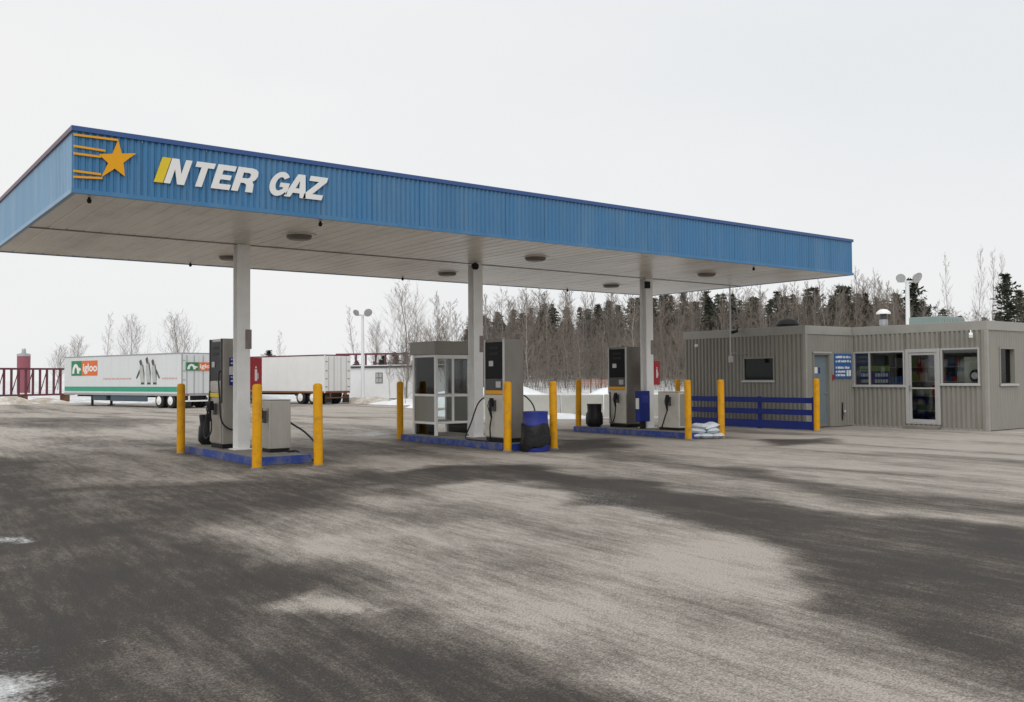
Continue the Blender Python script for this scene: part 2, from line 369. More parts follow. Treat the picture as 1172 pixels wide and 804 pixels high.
s2 = math_('MULTIPLY_ADD', math_('SUBTRACT', n_mid, .5), .26, s1)
s3 = math_('MULTIPLY_ADD', math_('SUBTRACT', n_fin, .5), .30, s2)
s3 = math_('MULTIPLY_ADD', math_('SUBTRACT', n_grit, .5), .16, s3)
s3 = math_('MULTIPLY_ADD', n_spot, -.26, s3); s3 = math_('MULTIPLY_ADD', math_('SUBTRACT', n_trk, .5), .16, s3)
n_salt = rng_(noise(16, 6, .8, (1.4, .7, 1)), .58, .70); s3 = math_('MULTIPLY_ADD', n_salt, .16, s3)
fd = T('ShaderNodeMapRange'); l(s3, fd.inputs[0]); fd.inputs[1].default_value = -.12; fd.inputs[2].default_value = 1.02; fd = fd.outputs[0]
cr_ = T('ShaderNodeValToRGB'); l(fd, cr_.inputs[0]); el = cr_.color_ramp.elements
el[0].position = 0; el[0].color = (.036,.0325,.030,1); el[1].position = 1; el[1].color = (.44,.402,.36,1)
for p_, c_ in ((.26,(.062,.055,.049)),(.46,(.125,.109,.094)),(.66,(.21,.187,.165)),(.84,(.33,.299,.265))):
    e_ = el.new(p_); e_.color = c_+(1,)
gr_ = mixc(n_grit, (.72,.72,.72), (1.2,1.2,1.2)); c2 = T('ShaderNodeMix', data_type='RGBA', blend_type='MULTIPLY'); c2.inputs[0].default_value = 1; l(cr_.outputs[0], c2.inputs[6]); l(gr_, c2.inputs[7]); c2 = c2.outputs[2]
ns = math_('MULTIPLY_ADD', math_('SUBTRACT', noise(9, 8, .8), .5), .9, asn)
ns = math_('MULTIPLY_ADD', math_('SUBTRACT', n_fin, .5), .5, ns)
fs = rng_(ns, .30, 1.0)
c3 = mixc(fs, c2, mixc(rng_(n_big, .35, .65), (.60,.60,.60), (.80,.82,.84)))
l(c3, pb.inputs['Base Color'])
wet = rng_(fd, .0, .4, .62, .95); l(wet, pb.inputs['Roughness']); pb.inputs['Specular IOR Level'].default_value = .22
bm_ = T('ShaderNodeBump'); bm_.inputs['Strength'].default_value = .45; bm_.inputs['Distance'].default_value = .012
hh = math_('ADD', math_('MULTIPLY', n_fin, .7), math_('MULTIPLY', n_grit, .5)); l(math_('ADD', hh, math_('MULTIPLY', fs, 1.2)), bm_.inputs['Height']); l(bm_.outputs[0], pb.inputs['Normal'])
me.materials.append(gm); me.polygons.foreach_set('use_smooth', np.ones(len(quads), bool))
ground = bpy.data.objects.new('ground', me); C.objects.link(ground); ground['kind'] = 'structure'

# ================================================================== CANOPY
U0, U1, V0, V1, SOF, TOP = 2.966, 22.952, 14.738, 22.5, 4.384, 5.371
can = thing('canopy', 'long blue ribbed fuel station canopy on three white columns with lettering', 'canopy', (0, 0, 0))
def ribbed(length, z0, z1, pitch=.104, dep=.022, frac=(.18,.32,.68,.82)):
    """ribbed sheet along local x, facing -y, thickness given by a back skin"""
    b = MB(); n = max(1, round(length/pitch)); p = length/n; prof = []
    for k in range(n):
        x = k*p; prof += [(x+p*frac[0]*.6, 0), (x+p*frac[1], -dep), (x+p*frac[2], -dep), (x+p*(1-frac[0]*.6), 0)]
    prof = [(0, 0)]+prof+[(length, 0)]
    vs_ = [(x, y, z0) for x, y in prof]+[(x, y, z1) for x, y in prof]; k = len(prof)
    fs_ = [(i, i+1, k+i+1, k+i) for i in range(k-1)]
    b.add(vs_, fs_); b.add([(0,.012,z0),(length,.012,z0),(length,.012,z1),(0,.012,z1)], [(3,2,1,0)])
    return b
NP = 20; plen = (U1-U0)/NP
fp = ribbed(plen-.006, SOF+.05, TOP-.07); fmesh = None
for k in range(NP):
    for side in (0, 1):
        if fmesh is None:
            o = fp.build('fascia_panel', M_FASCIA, can); fmesh = o.data
        else: o = link('fascia_panel', fmesh, None, can)
        if side == 0: o.location = (U0+k*plen+.003, V0+.03, 0)
        else: o.location = (U0+(k+1)*plen-.003, V1-.03, 0); o.rotation_euler = (0, 0, math.pi)
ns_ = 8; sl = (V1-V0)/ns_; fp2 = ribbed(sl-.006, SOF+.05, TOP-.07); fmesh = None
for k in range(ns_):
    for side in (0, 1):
        if fmesh is None: o = fp2.build('fascia_panel', M_FASCIA_SIDE, can); fmesh = o.data; o['label'] = 'faded blue end panel, made paler by sky sheen in its colour'
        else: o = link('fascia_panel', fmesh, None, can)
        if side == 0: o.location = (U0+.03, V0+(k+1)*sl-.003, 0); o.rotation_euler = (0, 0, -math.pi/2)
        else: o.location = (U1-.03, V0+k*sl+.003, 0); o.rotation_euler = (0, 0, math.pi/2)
for (a, b, z0, z1, pr, m, nm) in ((U0, U1, TOP-.075, TOP, .02, M_TRIM, 'top_trim'), (U0, U1, SOF-.012, SOF+.055, .012, M_FASCIA, 'bottom_trim')):
    MB().box(a-pr, b+pr, V0-pr, V0+.05, z0, z1).build(nm, m, can)
    MB().box(a-pr, b+pr, V1-.05, V1+pr, z0, z1).build(nm, m, can)
    for (x0, x1) in ((U0-pr, U0+.05), (U1-.05, U1+pr)):
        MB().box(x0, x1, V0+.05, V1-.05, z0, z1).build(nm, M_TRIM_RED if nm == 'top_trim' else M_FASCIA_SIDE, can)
MB().box(U0+.06, U1-.06, V0+.06, V1-.06, TOP-.16, TOP-.1).build('roof_deck', M_GALV, can)
MB().box(U0+.06, U1-.06, V0+.06, V1-.06, SOF+.07, SOF+.09).build('ceiling_backing', M_DGREY, can)
VC, COLU = 18.594, (6.986, 12.864, 18.756)
npan = 66; pw = (U1-U0-.12)/npan; pm = None
for k in range(npan):
    for (a, b) in ((V0+.055, VC-.012), (VC+.012, V1-.055)):
        key = a
        if pm is None: pm = {}
        if key not in pm:
            q = MB(); w = pw-.009; q.add([(0,0,.018),(.012,0,0),(w-.012,0,0),(w,0,.018),(0,b-a,.018),(.012,b-a,0),(w-.012,b-a,0),(w,b-a,.018),(0,0,.03),(w,0,.03),(w,b-a,.03),(0,b-a,.03)],
                  [(0,4,5,1),(1,5,6,2),(2,6,7,3),(8,9,10,11),(0,1,2,3,9,8),(4,11,10,7,6,5),(0,8,11,4),(3,7,10,9)])
            o = q.build('soffit_panel', M_SOFFIT, can); pm[key] = o.data
        else: o = link('soffit_panel', pm[key], None, can)
        o.location = (U0+.06+k*pw, a, SOF+random.Random(k).uniform(0,.004))
MB().box(U0+.06, U1-.06, VC-.05, VC+.05, SOF-.008, SOF-.001).build('seam_strip', M_LAMP, can)
for cu_ in COLU:                                    # I-section columns
    b = MB(); w, d, tk = .135, .125, .018
    b.box(cu_-w, cu_+w, VC-d, VC-d+tk, .15, SOF-.01); b.box(cu_-w, cu_+w, VC+d-tk, VC+d, .15, SOF-.01); b.box(cu_-.012, cu_+.012, VC-d+tk, VC+d-tk, .15, SOF-.01)
    co = b.build('column', M_WHITE, can, .004)
    MB().box(cu_-.2, cu_+.2, VC-.18, VC+.18, .152, .172).build('base_plate', M_WHITE, co)
    MB().box(cu_+.03, cu_+.16, VC-d-.014, VC-d-.002, 2.22, 2.62).build('plate', M_PLATE, co)
MB().box(COLU[2]-.2, COLU[2]-.06, VC-.22, VC-.13, 4.08, 4.27).build('floodlight', M_BLACK, can)
MB().lathe([(.06,0),(.09,.05),(.09,.12),(.03,.16)], 14, (0,0)).build('floodlight', M_BLACK, can, loc=(COLU[1]-.17, VC-.24, 4.22), smooth=True)
for i, u in enumerate((7.43, 13.28, 19.19)):        # recessed round lamps with a pan
    for v in (16.74, 20.5):
        o = MB().lathe([(.19,-.085),(.235,-.06),(.25,-.01),(.26,0)], 24, (u, v)).build('ceiling_lamp', M_LAMP, can, smooth=True); o.location = (0, 0, SOF)
        MB().lathe([(.30,-.012),(.34,-.004),(.34,0)], 24, (u, v)).build('lamp_rim', M_SOFFIT, o)
for (u, v) in ((3.27,15.06),(7.08,15.05),(19.13,15.12),(7.08,22.2),(12.88,22.15),(18.89,22.2)):
    o = MB().lathe([(.015,-.09),(.032,-.075),(.036,-.035),(.02,-.02),(.02,0)], 12, (u, v)).build('spotlight', M_BLACK, can, smooth=True); o.location = (0, 0, SOF)
b = MB().tube([(22.8,18.95,SOF-.002),(22.8,18.95,2.2)], .022, 10); b.tube([(22.8,18.95,2.3),(23.62,18.95,2.3)], .02, 8)
cdt = b.build('conduit', M_GALV, can, smooth=True); MB().box(22.74,22.86,18.9,19.0,2.02,2.22).build('junction_box', M_FRAME, cdt, .008)
# --- lettering: bold slanted capitals
def rect(x0, y0, x1, y1): return [(x0,y0),(x1,y0),(x1,y1),(x0,y1)]
s_ = .25
def arcpts(cx, cy, rx, ry, a0, a1, n=14): return [(cx+rx*math.cos(math.radians(a0+(a1-a0)*i/n)), cy+ry*math.sin(math.radians(a0+(a1-a0)*i/n))) for i in range(n+1)]
LET = {
 'I': (.31, [rect(0,0,.31,1)]),
 'N': (.80, [[(0,0),(.25,0),(.25,.58),(.52,0),(.80,0),(.80,1),(.55,1),(.55,.42),(.28,1),(0,1)]]),
 'T': (.72, [[(.235,0),(.485,0),(.485,.78),(.72,.78),(.72,1),(0,1),(0,.78),(.235,.78)]]),
 'E': (.70, [[(0,0),(.70,0),(.70,.22),(.25,.22),(.25,.40),(.62,.40),(.62,.60),(.25,.60),(.25,.78),(.69,.78),(.69,1),(0,1)]]),
 'R': (.80, [[(0,0),(.25,0),(.25,.36),(.38,.36),(.48,.30),(.52,0),(.79,0),(.74,.34),(.66,.45),(.76,.55),(.80,.70),(.77,.87),(.68,.96),(.54,1),(0,1)], [(.25,.56),(.25,.79),(.45,.79),(.52,.76),(.54,.68),(.52,.60),(.45,.56)]]),
 'G': (.86, [arcpts(.43,.5,.43,.52,38,322,22)+[(.86,.04),(.86,.56),(.45,.56),(.45,.37),(.62,.37),(.62,.30)]+list(reversed(arcpts(.44,.5,.19,.29,45,300,16)))]),
 'A': (.92, [[(0,0),(.26,0),(.315,.19),(.605,.19),(.66,0),(.92,0),(.61,1),(.31,1)], [(.375,.39),(.46,.72),(.545,.39)]]),
 'Z': (.80, [[(0,0),(.80,0),(.80,.22),(.33,.22),(.79,.80),(.79,1),(.04,1),(.04,.78),(.46,.78),(0,.20)]]),
}
LH, ZB, SH = .405, 4.672, .33
for ch, ua, ub in (('I',4.125,4.262),('N',4.275,4.59),('T',4.665,4.965),('E',5.01,5.315),('R',5.345,5.71),('G',5.95,6.29),('A',6.255,6.65),('Z',6.60,6.945)):
    w, loops = LET[ch]; k = (ub-ua)/w
    poly_mesh('letter', [[(ua+x*k+y*LH*SH, ZB+y*LH+(ua-4.1)*.008) for x, y in lp] for lp in loops], M_YLETTER if ch == 'I' else M_LETTER, can, .016,
              lambda a, b_, c: (a, V0-.012+c, b_))
out = [(3.60,5.245),(3.865,5.08),(3.70,4.70),(3.36,4.645),(3.325,4.99)]; cx, cz = 3.575, 4.93; star = []
for i in range(5):
    a, b_ = out[i], out[(i+1) % 5]; star += [a, (cx+((a[0]+b_[0])/2-cx)*.50, cz+((a[1]+b_[1])/2-cz)*.50)]
poly_mesh('star', [star], M_STAR, can, .016, lambda a, b_, c: (a, V0-.012+c, b_))
for (ua, za, ub, zb) in ((2.975,5.235,3.60,5.245),(2.975,5.065,3.42,5.055),(2.975,4.955,3.36,4.955),(2.975,4.695,3.36,4.69),(2.975,4.605,3.38,4.635)):
    h = .016; poly_mesh('stripe', [[(ua,za-h),(ub,zb-h),(ub,zb+h),(ua,za+h)]], M_STAR, can, .012, lambda a, b_, c: (a, V0-.010+c, b_))

# ================================================================== PUMP ISLANDS
ISL = ((6.42, 7.56, 16.45, 20.95), (11.98, 13.2, 16.05, 20.85), (17.72, 19.05, 16.05, 20.6))
for (i, lab) in enumerate(('blue edged concrete pump island nearest the lorry trailers', 'blue edged concrete pump island carrying the glass booth', 'blue edged concrete pump island nearest the grey shop')):
    a, b_, c, d = ISL[i]; o = thing('pump_island', lab, 'island', (a, c, 0), 0, 'pump islands under the canopy')
    W, D = b_-a, d-c; e = .05
    MB().box(e, W-e, e, D-e, 0, .15).build('slab', M_SLAB, o)
    for bx in ((0,W,0,e),(0,W,D-e,D),(0,e,e,D-e),(W-e,W,e,D-e)): MB().box(*bx, 0, .154).build('kerb', M_KERB, o, .008)

def nozzle(parent, x, y, z):                        # hangs on a face that looks to -x
    nb = MB(); nb.box(x-.05, x, y-.05, y+.05, z-.12, z+.12).build('holster', M_DGREY, parent, .006)
    n = MB(); n.box(x-.14, x-.055, y-.03, y+.03, z-.02, z+.17); n.tube([(x-.09,y,z+.15),(x-.13,y,z+.02),(x-.12,y,z-.17),(x-.10,y,z-.26)], [.03,.034,.03,.02], 8); n.tube([(x-.16,y,z+.12),(x-.20,y,z),(x-.15,y,z-.14)], .012, 6)
    return n.build('nozzle', M_BLACK, parent, .005)
def hose(parent, pts, r=.017):
    P_ = [Vector(p) for p in pts]; out_ = []
    for i in range(len(P_)-1):
        p0, p1, p2, p3 = P_[max(i-1,0)], P_[i], P_[i+1], P_[min(i+2,len(P_)-1)]
        for k in range(6):
            t_ = k/6; out_.append(.5*((2*p1)+(-p0+p2)*t_+(2*p0-5*p1+4*p2-p3)*t_**2+(-p0+3*p1-3*p2+p3)*t_**3))
    out_.append(P_[-1]); return MB().tube(out_, r, 8).build('hose', M_RUBBER, parent, smooth=True)
def pump(label, loc, W, D, side_mat, lower_mat, stickers=False):
    o = thing('fuel_pump', label, 'fuel pump', loc, 0, 'tall fuel pumps'); H_ = 2.3
    MB().box(.03, W-.03, .03, D-.03, 0, .09).build('plinth', M_BLACK, o)
    b = MB().box(.02, W-.02, 0, D, .09, H_); cab = b.build('cabinet', side_mat, o, .012)
    for y in (0.002, D-.047): MB().box(-.012, .018, y, y+.045, .95, H_-.002).build('frame_edge', M_FRAME if not stickers else M_DGREY, o, .004)
    for s in (0, 1):
        x0, x1 = ((-.004, .019) if s == 0 else (W-.019, W+.004)); sg = -1 if s == 0 else 1; xf = x0 if s == 0 else x1
        MB().box(x0, x1, .05, D-.05, 1.42, H_-.06).build('display_panel', M_SCREEN, o, .004)
        MB().box(x0, x1, .05, D-.05, 1.17, 1.41).build('keypad_panel', M_DGREY if not stickers else M_STEEL, o, .004)
        MB().box(x0-.006*(s==0), x1+.006*(s==1), .05, D-.05, 1.07, 1.16).build('yellow_strip', M_YLETTER if stickers else M_STAR, o, .004)
        MB().box(x0, x1, .03, D-.03, .12, 1.06).build('lower_door', lower_mat, o, .004)
        if s == 0:
            MB().box(xf-.012, xf+.001, .40, .56, 1.70, 1.82).build('card_reader', M_FRAME, o, .003)
            MB().box(xf-.010, xf+.001, .12, .30, 1.22, 1.36).build('keypad', M_LENS, o, .003)
            for yy in (1.95, 2.08): MB().box(xf-.004, xf+.001, .2, .55, yy, yy+.06).build('meter_window', M_BLACK, o)
    nozzle(o, -.006, D*.45, .82)
    if stickers:
        for (z0, z1, m) in ((1.72,1.90,M_BLUESTK),(1.54,1.715,M_LETTER),(1.32,1.535,M_BLUESTK)): MB().box(.16, .50, -.006, -.001, z0, z1).build('sticker', m, o)
        mk = MB()
        for r_, z in enumerate((1.845,1.765,1.475,1.395)):
            x = .19
            while x < .44:
                w = random.Random(int(x*1e4)+r_).uniform(.02,.06); mk.box(x, x+w, -.009, -.006, z, z+.035); x += w+.015
        mk.build('lettering', M_LETTER, o)
        MB().box(.24,.42,-.009,-.006,1.59,1.665).build('sticker_emblem', M_BLUESTK, o)
    else: MB().lathe([(.06,0),(.07,.03),(.05,.06)], 12, (W*.5, D*.6)).build('vent_cap', M_GALV, o, loc=(0,0,H_-.004), smooth=True)
    return o
p1 = pump('stainless fuel pump with blue stickers on its side, beside the column nearest the trailers', (6.72, 19.02, .151), .58, .74, M_STEEL, M_STEEL, True)
hose(p1, [(-.10,.33,.60),(-.12,.3,.34),(-.16,.5,.2),(-.14,.66,.38),(-.05,.7,.8),(-.01,.7,1.2)])
hose(p1, [(-.02,.02,1.62),(-.08,-.04,1.5),(-.06,-.06,1.0),(-.03,-.07,.6),(.12,-.08,.42),(.32,-.07,.40),(.45,-.02,.5)])
p2 = pump('taupe sided fuel pump with black screen in front of the middle column', (12.09, 16.38, .151), .56, .76, M_PUMPSIDE, M_PUMPWHITE)
hose(p2, [(-.10,.34,.58),(-.12,.38,.35),(-.06,.48,.06),(-.05,.8,.02),(-.05,1.25,.02),(-.02,1.5,.06),(.0,1.3,.4),(-.01,1.0,.85),(.05,.77,1.02)])
hose(p2, [(.54,.2,1.0),(.66,.12,1.03),(.74,-.1,.8),(.72,-.2,.45),(.60,-.25,.3),(.56,.1,.35)])
p3 = pump('fuel pump with brown grey side on the island nearest the shop', (18.36, 19.02, .151), .6, .76, M_PUMPSIDE, M_PUMPWHITE)
hose(p3, [(-.1,.35,.6),(-.12,.38,.3),(-.1,.5,.14),(-.06,.62,.4),(-.01,.68,1.0)])
def satellite(label, loc, W, D, face_nozzle):
    o = thing('satellite_dispenser', label, 'dispenser', loc, 0, 'low dispensers')
    MB().box(.02, W-.02, .02, D-.02, 0, .07).build('plinth', M_BLACK, o)
    MB().box(0, W, 0, D, .07, 1.02).build('cabinet', M_STEEL if not face_nozzle else M_PUMPWHITE, o, .014)
    MB().box(-.006, W+.006, -.006, D+.006, 1.021, 1.04).build('lid', M_STEEL, o, .004)
    MB().box(.04, W-.04, -.006, -.001, .12, .97).build('service_panel', M_STEEL if not face_nozzle else M_SIDING, o, .003)
    if face_nozzle: nozzle(o, -.002, D*.42, .78)
    else: nozzle(o, -.002, D*.5, .70)
    return o
q1 = satellite('low stainless dispenser box at the near end of the first island', (7.08, 17.36, .151), .45, .42, False)
hose(q1, [(.44,.2,.62),(.56,.1,.52),(.72,-.12,.36),(.86,-.42,.08),(.84,-.62,-.10),(.7,-.66,-.128),(.58,-.5,-.128),(.46,-.3,.02),(.44,-.12,.02),(.3,-.2,.018)], .019)
q3 = satellite('low pale dispenser with black nozzle on the island nearest the shop', (18.30, 16.98, .151), .46, .76, True)
hose(q3, [(-.10,.32,.56),(-.11,.4,.36),(-.09,.52,.12),(-.06,.58,.03)])

# ---- fire extinguisher cabinets on the columns
for i, cu_ in enumerate(COLU):
    o = thing('extinguisher_box', ('red fire extinguisher box on the column nearest the trailers', 'red fire extinguisher box on the middle canopy column behind a pump', 'red fire extinguisher box on the column nearest the shop')[i], 'extinguisher box', (cu_+.137, VC-.13, 1.36), 0, 'fire extinguisher boxes')
    w = .25; MB().box(0, w, 0, .20, 0, .68).build('cabinet', M_RED, o, .01)
    MB().box(.03, w-.03, -.008, -.001, .06, .62).build('door', M_RED, o, .004)
    mk = MB(); mk.box(.09,.14,-.012,-.009,.2,.44); mk.box(.10,.13,-.012,-.009,.46,.5); mk.box(.15,.165,-.012,-.009,.24,.36); mk.build('pictogram', M_LETTER, o)
# ---- blue windscreen-wash box on the third island
o = thing('towel_box', 'dark blue towel and squeegee box hung beside the far pump', 'towel box', (18.12, 18.22, .151), 0)
MB().box(.10,.24,.05,.15,0,.2).build('stand', M_BLACK, o); MB().box(-.03,.36,0,.2,.2,1.05).build('box', M_NAVY, o, .015); MB().box(-.05,-.031,.03,.15,.55,.85).build('paper_towel', M_LETTER, o, .005)
MB().box(.03,.30,-.006,-.001,.72,.92).build('slot_panel', M_BLUESTK, o, .003)

# ---- booth on the middle island
bo = thing('attendant_booth', 'small glazed attendant booth with taupe metal roof on the middle island', 'booth', (12.31, 19.56, .151)); W, D = 1.06, 1.12
for (x, y) in ((0,0),(W-.07,0),(0,D-.07),(W-.07,D-.07)): MB().box(x, x+.07, y, y+.07, 0, 2.03).build('post', M_WHITE, bo, .005)
MB().box(-.05, W+.05, -.05, D+.05, 2.035, 2.37).build('roof', M_SIDING, bo, .012)
MB().box(.071, W-.071, .071, D-.071, 0, .02).build('floor', M_SLAB, bo)
for x in (0.01, W-.06):
    for (z0, z1) in ((.28,.34),(.98,1.04),(1.97,2.03)): MB().box(x, x+.05, .071, D-.071, z0, z1).build('rail', M_WHITE, bo, .004)
    MB().box(x+.02, x+.03, .072, D-.072, 1.041, 1.969).build('pane', G_CLEAR, bo)
    MB().box(x+.015, x+.035, .072, D-.072, .341, .979).build('wall_panel', M_SIDING, bo)
    MB().box(x+.02, x+.03, .072, D-.072, .021, .279).build('lower_pane', G_CLEAR, bo)
for y in (.01, D-.05):
    for (z0, z1) in ((.29,.35),(.97,1.03),(1.93,2.03)): MB().box(.071, W-.071, y, y+.04, z0, z1).build('door_rail', M_WHITE, bo, .004)
    for x in (.50,): MB().box(x, x+.06, y-.004, y+.044, .351, 1.929).build('door_stile', M_WHITE, bo, .004)
    for (x0, x1) in ((.072,.499),(.561,W-.072)):
        for (z0, z1) in ((.352,.968),(1.032,1.928)): MB().box(x0, x1, y+.016, y+.022, z0, z1).build('pane', G_CLEAR, bo)
MB().box(W-.05, W-.02, -.03, -.002, .55, .66).build('door_handle', M_BLACK, bo); MB().box(W-.05, W-.02, -.02, -.002, 1.75, 1.9).build('hinge', M_BLACK, bo)

# ---- bollards
bol = thing('bollard', '', 'bollard', (0,0,0), 0, 'yellow steel bollards')
MB().lathe([(.085,0),(.085,1.46),(.075,1.49),(.045,1.51)], 20).build('post', M_BOLLARD, bol, smooth=True)
MB().lathe([(.11,0),(.105,.025),(.09,.035)], 20).build('collar', M_SLAB, bol)
BL = (((294,537),1.,'yellow bollard at the near corner of the first island, biggest in view'),
      ((364.5,534),1.,'yellow bollard right of the low stainless dispenser on the first island'),
      ((207,520),1.,'yellow bollard at the left end of the first island in front of the white trailer'),
      ((458,504),1.,'yellow bollard at the far left corner of the booth island'),
      ((581,519),1.02,'yellow bollard standing before the middle fuel pump'),
      ((634,516),1.02,'yellow bollard right of the blue drum'),
      ((662,495),1.02,'yellow bollard left of the black bin on the island nearest the shop'),
      ((788,505),1.02,'yellow bollard left of the white salt bags'),
      ((826,503),1.02,'yellow bollard right of the white salt bags'),
      ((935,494),1.0,'yellow bollard at the end of the blue rail by the grey door'))
for i, (p, k, lab) in enumerate(BL):
    x, y = gnd(*p); o = bol if i == 0 else copy_tree(bol); o.location = (x*k, y*k, 0); o['label'] = lab
    o.rotation_euler = (random.Random(i).uniform(-.012,.012), random.Random(i+50).uniform(-.012,.012), i)
o = copy_tree(bol); o.location = (22.9, 21.3, 0); o['label'] = 'yellow bollard mostly hidden behind the low dispenser, before the wood'

# ---- drum, bins, salt bags
x, y = gnd(613, 518); o = thing('blue_drum', 'blue plastic drum with a black bag round its middle beside the middle pump', 'drum', (x*1.015, y*1.015, 0), .4)
MB().lathe([(.285,0),(.295,.02),(.295,.26),(.30,.28),(.295,.30),(.275,.56),(.282,.58),(.275,.60),(.268,.80),(.275,.83),(.275,.86),(.24,.862),(.23,.80)], 28).build('barrel', M_BLUEDRUM, o, smooth=True)
rj = random.Random(5); jj = {}
def jit(j, z): return jj.setdefault((j, z), rj.uniform(-.035,.05))
MB().lathe([(.285,.58),(.30,.55),(.302,.45),(.312,.36),(.322,.28),(.325,.2),(.318,.15)], 28, jit=jit).build('black_bag', M_BAG, o, smooth=True)
bg_ = o.children[-1].data
for v_ in bg_.vertices:
    a_ = math.atan2(v_.co.y, v_.co.x); k_ = .5+.5*math.cos(a_-2.2)
    if v_.co.z < .4: v_.co.z -= (.4-v_.co.z)*(.62*k_*k_)+.03*math.sin(5*a_)
    if v_.co.z > .5: v_.co.z += .04*math.sin(3*a_+1)
def bin_(lab, loc, r, h):
    o = thing('waste_bin', lab, 'bin', loc, .3, 'black waste bins')
    MB().lathe([(r*.86,0),(r*.88,.02),(r*.98,h*.95),(r*1.04,h*.96),(r*1.04,h),(r*.92,h),(r*.9,h*.8)], 20).build('bin', M_BLACK, o, smooth=True)
    rj2 = random.Random(h); d_ = {}
    MB().lathe([(r*1.06,h*1.005),(r*1.07,h*.93),(r*1.03,h*.66),(r*1.16,h*.58),(r*1.24,h*.36),(r*1.2,h*.12),(r*1.0,h*.04)], 20, jit=lambda j, z: d_.setdefault((j, z), rj2.uniform(-.03,.05))).build('bin_liner', M_BAG, o, smooth=True)
bin_('black waste bin left of the sticker covered pump', (6.98, 20.62, .151), .17, .66)
bin_('black bagged waste bin on the island nearest the shop', (18.08, 20.08, .151), .20, .66)
def cushion(W_, D_, H_, seed):
    b = MB(); n = 8; r_ = random.Random(seed); vs_ = []; 
    for s in (1, -1):
        for i in range(n+1):
            for j in range(n+1):
                a, c = i/n*2-1, j/n*2-1; e = max(0, (1-a**4)*(1-c**4))**.45
                vs_.append((a*W_/2, c*D_/2, H_/2+s*H_/2*e*(1+r_.uniform(-.1,.1))))
    k = (n+1)**2; fs_ = []
    for i in range(n):
        for j in range(n):
            q = (i*(n+1)+j, (i+1)*(n+1)+j, (i+1)*(n+1)+j+1, i*(n+1)+j+1); fs_.append(q); fs_.append(tuple(k+w for w in reversed(q)))
    return b.add(vs_, fs_)
bx_, by_ = gnd(806, 504); bx_ *= 1.03; by_ *= 1.03
bag_where = ('bottom left', 'bottom middle', 'bottom right', 'middle left', 'middle right', 'upper left', 'slumped on top')
for i, (dx, dy, z, rz, tl) in enumerate(((-.22,.16,0,.5,0),(.02,-.02,0,.1,0),(.24,-.16,0,.9,0),(-.14,.10,.12,1.3,.06),(.15,-.10,.12,.2,-.08),(-.06,.06,.24,.8,.1),(.12,-.08,.25,2.,-.22))):
    o = cushion(.34,.44,.14, i).build('salt_bag', M_SALTBAG, None, smooth=True); o.location = (bx_+dx, by_+dy, z); o.rotation_euler = (tl, tl*.6, rz-.6)
    tag(o, 'white bag of road salt in the pile between two bollards, '+bag_where[i], 'salt bag', 'pile of white salt bags')

# ================================================================== SHOP BUILDING
UA, UC, VB, VD, HB = 23.7, 26.131, 16.864, 12.656, 3.105
UE, VA1, UF = 31.2, 21.68, 33.5
sh = thing('shop_building', 'low grey ribbed metal kiosk building with flat roof and large dark windows', 'building', (0,0,0))
def wall(axis, fixed, a0, a1, openings, dep=.045, pitch=.15, m=None, name='wall', zt=HB-.25):
    """ribbed wall in pieces round its openings; axis 'u' runs along u and faces -v, 'v' runs along v and faces -u"""
    m = m or M_SIDING; cuts = sorted(set([a0, a1]+[x for o_ in openings for x in o_[:2]])); out = []
    for x0, x1 in zip(cuts[:-1], cuts[1:]):
        zs = [(o_[2], o_[3]) for o_ in openings if o_[0] <= x0+1e-6 and o_[1] >= x1-1e-6]
        spans = [(0.02, zt)] if not zs else [(0.02, zs[0][0]), (zs[0][1], zt)]
        for z0, z1 in spans:
            if z1-z0 < .03: continue
            b = ribbed(x1-x0, z0, z1, pitch, dep)
            o = b.build(name, m, sh)
            if axis == 'u': o.location = (x0, fixed, 0)
            else: o.location = (fixed, x1, 0); o.rotation_euler = (0, 0, -math.pi/2)
            out.append(o)
    return out
winA = (17.96, 19.18, 1.42, 2.19); doorB = (24.06, 24.92, .02, 2.27)
winC1, doorC, winC2 = (15.08, 16.80, 1.25, 2.33), (13.99, 15.06, .14, 2.36), (12.84, 13.97, 1.30, 2.36)
winD = (26.84, 27.86, 1.29, 2.37)
wall('v', UA, VB, VA1, [winA]); wall('u', VB, UA, UC, [doorB], .016); wall('v', UC, VD, VB, [winC1, doorC, winC2]); wall('u', VD, UC, UF, [winD], .012)
wall('u', VA1-.012, UA, UE, [], .0); 
for (x0,x1,y0,y1) in ((UE,UE+.05,VB+.2,VA1),(UF,UF+.05,VD,VB+.2),(UE+.05,UF,VB+.15,VB+.2)): MB().box(x0,x1,y0,y1,.02,HB-.25).build('back_wall', M_SIDING, sh)
e = .04                                             # flashing band round the roof edge, corner trims, base sill
for bx in ((UA-e, UA+.06, VB-e, VA1+e), (UA+.06, UC-.041, VB-e, VB+.06), (UC-e, UC+.06, VD-e, VB-e-.002), (UC+.06, UF+.05, VD-e, VD+.06), (UA+.06, UE+.06, VA1-.03, VA1+e)):
    MB().box(*bx, HB-.26, HB).build('roof_flashing', M_FLASH, sh, .006)
MB().box(UA+.06, UE, VB+.06, VA1-.03, HB-.2, HB-.12).build('roof', M_GALV, sh); MB().box(UC+.06, UF, VD+.06, VB+.058, HB-.2, HB-.12).build('roof', M_GALV, sh)
for (x, y) in ((UA, VB), (UC, VD)): MB().box(x-.045, x+.05, y-.045, y+.05, .0, HB-.262).build('corner_trim', M_FLASH, sh, .006)
MB().box(UC-.05, UC+.0, VB-.05, VB-.0, .0, HB-.262).build('corner_trim', M_FLASH, sh, .006)
for bx in ((UC-.04, UC+.02, VD+.05, 13.98), (UC-.04, UC+.02, 15.07, VB-.05)): MB().box(*bx, 0, .05).build('base_sill', M_FLASH, sh)
